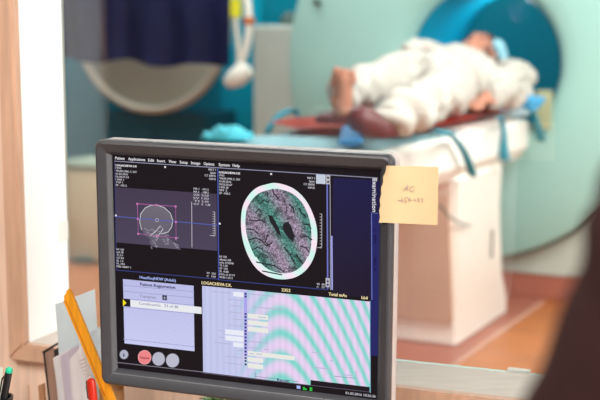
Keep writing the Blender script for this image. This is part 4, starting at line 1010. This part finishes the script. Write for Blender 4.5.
# small potted plant behind the monitor
pc = at(218, 405, 1.70)
pl_ = thing('potted_plant', Vector((pc.x, pc.y, DESK)), 'small leafy plant in a clay pot on the desk behind the monitor', 'plant')
bm = bmesh.new(); lathe(bm, [(0, .001), (.024, .001), (.029, .022), (.032, .022), (.032, .032), (.029, .032), (.028, .026), (0, .026)], Vector((pc.x, pc.y, DESK)), Z, 36); obj('pot', bm, M_terra, pl_, True, 30)
bm = bmesh.new(); lathe(bm, [(0, .0275), (.0275, .027), (.0275, .0262), (0, .0262)], Vector((pc.x, pc.y, DESK)), Z, 30); obj('soil', bm, M_soil, pl_, True)
random.seed(4); bm = bmesh.new(); HP = at(219, 398.5, 1.70).z-DESK
for k in range(60):
    a = random.uniform(0, 2*PI); ln = random.uniform(.02, .035); z0_ = random.triangular(.04, HP-.004, HP-.006); o_ = Vector((math.cos(a), math.sin(a), 0)); rr = random.uniform(.004, .016)
    p = Vector((pc.x, pc.y, DESK+z0_))+o_*rr; tip = p+o_*ln*.7+Z*random.uniform(-.004, .012); lat = o_.cross(Z)*ln*.28; mid = p.lerp(tip, .5)+Z*.004
    v = [bm.verts.new(q_) for q_ in (p, mid+lat, tip, mid-lat, mid-Z*.001)]
    bm.faces.new((v[0], v[1], v[4])); bm.faces.new((v[1], v[2], v[4])); bm.faces.new((v[2], v[3], v[4])); bm.faces.new((v[3], v[0], v[4]))
struct(obj('foliage', bm, M_leaf, pl_), 'stuff')
bm = bmesh.new(); tube(bm, [Vector((pc.x, pc.y, DESK+.025)), Vector((pc.x+.003, pc.y, DESK+.03+(HP-.04)*.5)), Vector((pc.x, pc.y, DESK+HP-.012))], .003, 8); obj('stem', bm, M_leaf, pl_, True)

# ================================================================== SEATED PERSON AT THE EDGE OF VIEW
# sits to the camera's side, back half turned, looking towards the monitor
PX, PY = .3515, .567
HZ = .12
pf = Vector((-.35, .94, 0)).normalized(); pr_ = Vector((pf.y, -pf.x, 0))
def B(x, y, z): return Vector((PX, PY, 0))+pr_*x+pf*y+Z*z
per = thing('person', B(0, 0, 0), 'person in dark brown clothes with dark hair, seated close by at the picture\'s edge', 'person')
SH = 1.16
hc = B(0, .03, 1.385)
def torso(bm, g=0):
    st = ((.61, .165, .12, 0), (.69, .155, .115, .0), (.79, .14, .105, .005), (.91, .15, .11, 0), (1.02, .165, .115, -.005), (1.10, .17, .1, -.01))
    for q0, q1 in zip(st, st[1:]):
        for i in range(4):
            f = i/3; z, a, b_, y = (u*(1-f)+v*f for u, v in zip(q0, q1))
            ellip(bm, B(0, y, z), (a+g, b_+g, .07), Matrix((pr_, pf, Z)).transposed())
arms = [[(B(-.165, -.01, SH-.015), .058), (B(-.25, .03, SH-.27), .044), (B(-.16, .25, SH-.36), .03)], [(B(.165, -.01, SH-.015), .058), (B(.25, .03, SH-.27), .044), (B(.16, .25, SH-.36), .03)]]
legs = [[(B(k*.09, .02, .60), .085), (B(k*.11, .37, .57), .058), (B(k*.11, .36, .09), .038)] for k in (-1, 1)]
bm = bmesh.new(); torso(bm); head(bm, hc, pf-Z*.05, Z)
limb(bm, [(B(0, -.015, SH), .062), (B(0, .005, SH+.1), .054), (B(0, .01, SH+.15), .054)])
limb(bm, [(B(-.16, -.01, SH-.01), .055), (B(0, -.015, SH+.045), .06), (B(.16, -.01, SH-.01), .055)])
for a in arms+legs: limb(bm, a)
for k, sd in ((-1, -1), (1, 1)):
    hand(bm, B(k*.16, .25, SH-.36), pf*.9-pr_*k*.35-Z*.25, Z, -k, .175, .45)
    limb(bm, [(B(k*.11, .36, .07), .036), (B(k*.12, .46, .045), .036), (B(k*.125, .54, .04), .03)])
melt('body', bm, .0055, M_skin, per, 0, 1, 2)
eyes(hc, pf-Z*.05, Z, per)
hair(hc, pf-Z*.05, Z, per, .12)
bm = bmesh.new(); torso(bm, .016)
limb(bm, [(B(-.165, -.01, SH-.012), .068), (B(0, -.02, SH+.02), .075), (B(.165, -.01, SH-.012), .068)])
for a in arms: limb(bm, [(p, r+.014) for p, r in a])
melt('dark_brown_jacket', bm, .007, M_dark, per, .004, 18, 3)
bm = bmesh.new()
for a in legs: limb(bm, [(p, r+.012) for p, r in a])
ellip(bm, B(0, .0, .60), (.18, .135, .1), Matrix((pr_, pf, Z)).transposed())
melt('trousers', bm, .008, M_tint, per, .004, 14, 3)
for k in (-1, 1):
    bm = bmesh.new(); limb(bm, [(B(k*.11, .35, .075), .044), (B(k*.118, .44, .05), .046), (B(k*.125, .54, .042), .038)]); box(bm, B(k*.118, .44, .011), (.075, .25, .02), Matrix((pr_, pf, Z)).transposed(), .006)
    melt('shoe', bm, .006, M_black, per, 0, 1, 2)
# chair
chr_ = thing('office_chair', B(0, -.02, 0), 'grey office chair under the seated person in dark brown', 'chair')
RP = Matrix((pr_, pf, Z)).transposed()
bm = bmesh.new(); box(bm, B(0, .06, .455), (.46, .44, .07), RP, .025, 3); obj('seat', bm, M_chair, chr_, True)
bm = bmesh.new(); box(bm, B(0, -.205, .74), (.40, .05, .34), RP, .02, 3); obj('backrest', bm, M_chair, chr_, True)
bm = bmesh.new(); tube(bm, [B(0, -.06, .41), B(0, -.22, .415), B(0, -.245, .50), B(0, -.24, .68)], .016, 10); obj('back_bar', bm, M_black, chr_, True)
bm = bmesh.new(); tube(bm, [B(0, .02, .07), B(0, .02, .2), B(0, .02, .42)], .024, 16); obj('gas_column', bm, M_black, chr_, True)
for k in range(5):
    a = 2*PI*k/5+.3; e = B(0, .02, .075)+Vector((math.cos(a), math.sin(a), 0))*.27
    bm = bmesh.new(); tube(bm, [B(0, .02, .085), e-Z*.01], [.02, .014], 10); lg = obj('leg', bm, M_black, chr_, True)
    bm = bmesh.new(); lathe(bm, [(0, -.014), (.02, -.014), (.026, -.01), (.026, .01), (.02, .014), (0, .014)], Vector((e.x, e.y, .027)), Vector((-math.sin(a), math.cos(a), 0)), 20); obj('caster', bm, M_black, lg, True)

# ================================================================== LIGHT
def area(name, loc, tgt, size, power, col=(1, 1, 1), sy=None):
    l = bpy.data.lights.new(name, 'AREA'); l.energy = power; l.color = col; l.size = size
    if sy: l.shape = 'RECTANGLE'; l.size_y = sy
    o = bpy.data.objects.new(name, l); C.objects.link(o); o.location = loc
    o.rotation_euler = (Vector(tgt)-Vector(loc)).to_track_quat('-Z', 'Y').to_euler(); return o
area('scanner_ceiling_light', SRm(.9, -2.4, 2.95), SRm(.9, -2.4, 0), 2.6, 62, (1, .98, .95), 1.6)
area('scanner_rear_fill', SRm(.6, -.8, 2.95), SRm(.6, -.3, 0), 3.0, 52, (1, .98, .95), .8)  # second overhead light, added to brighten the dark bore
area('scanner_side_light', SRm(4.0, -3.6, 2.2), T(.5, 0, .9), 1.2, 105, (1, .96, .9))
area('control_room_light', WL(.5, -2.6, 2.7), WL(.1, -.3, .7), 1.4, 104, (1, .97, .94))
area('control_room_fill_light', WL(-.8, -1.9, 2.6), WL(-.45, -.1, .8), .6, 36, (1, .97, .94))  # added frontal fill to lift the papers and the wood wall
area('control_room_window_light', WL(SR+1.0, -.95, 1.3), WL(-.5, -.1, .95), 1.1, 85, (1, .98, .95), 1.4)
l = bpy.data.lights.new('bore_fill_light', 'POINT'); l.energy = 5; l.shadow_soft_size = .05  # added fill inside the bore to brighten its teal liner
o = bpy.data.objects.new('bore_fill_light', l); C.objects.link(o); o.location = T(-.55, 0, GC.z+.24)
w = bpy.data.worlds.new('World'); bpy.context.scene.world = w; w.use_nodes = True
bg = w.node_tree.nodes['Background']; bg.inputs[0].default_value = (.9, .95, 1, 1); bg.inputs[1].default_value = .3

# ================================================================== CAMERA
cam = bpy.data.cameras.new('Camera'); cam.sensor_width = 36; cam.lens = F*36/600
co = bpy.data.objects.new('Camera', cam); C.objects.link(co); co.location = CAM
co.rotation_euler = (PI/2-PITCH, 0, 0); cam.clip_start = .02
cam.dof.use_dof = True; cam.dof.focus_distance = (MPOS-CAM).dot(FW); cam.dof.aperture_fstop = 4.8
sc = bpy.context.scene; sc.camera = co
sc.view_settings.view_transform = 'Standard'; sc.view_settings.look = 'None'
sc.cycles.use_denoising = True
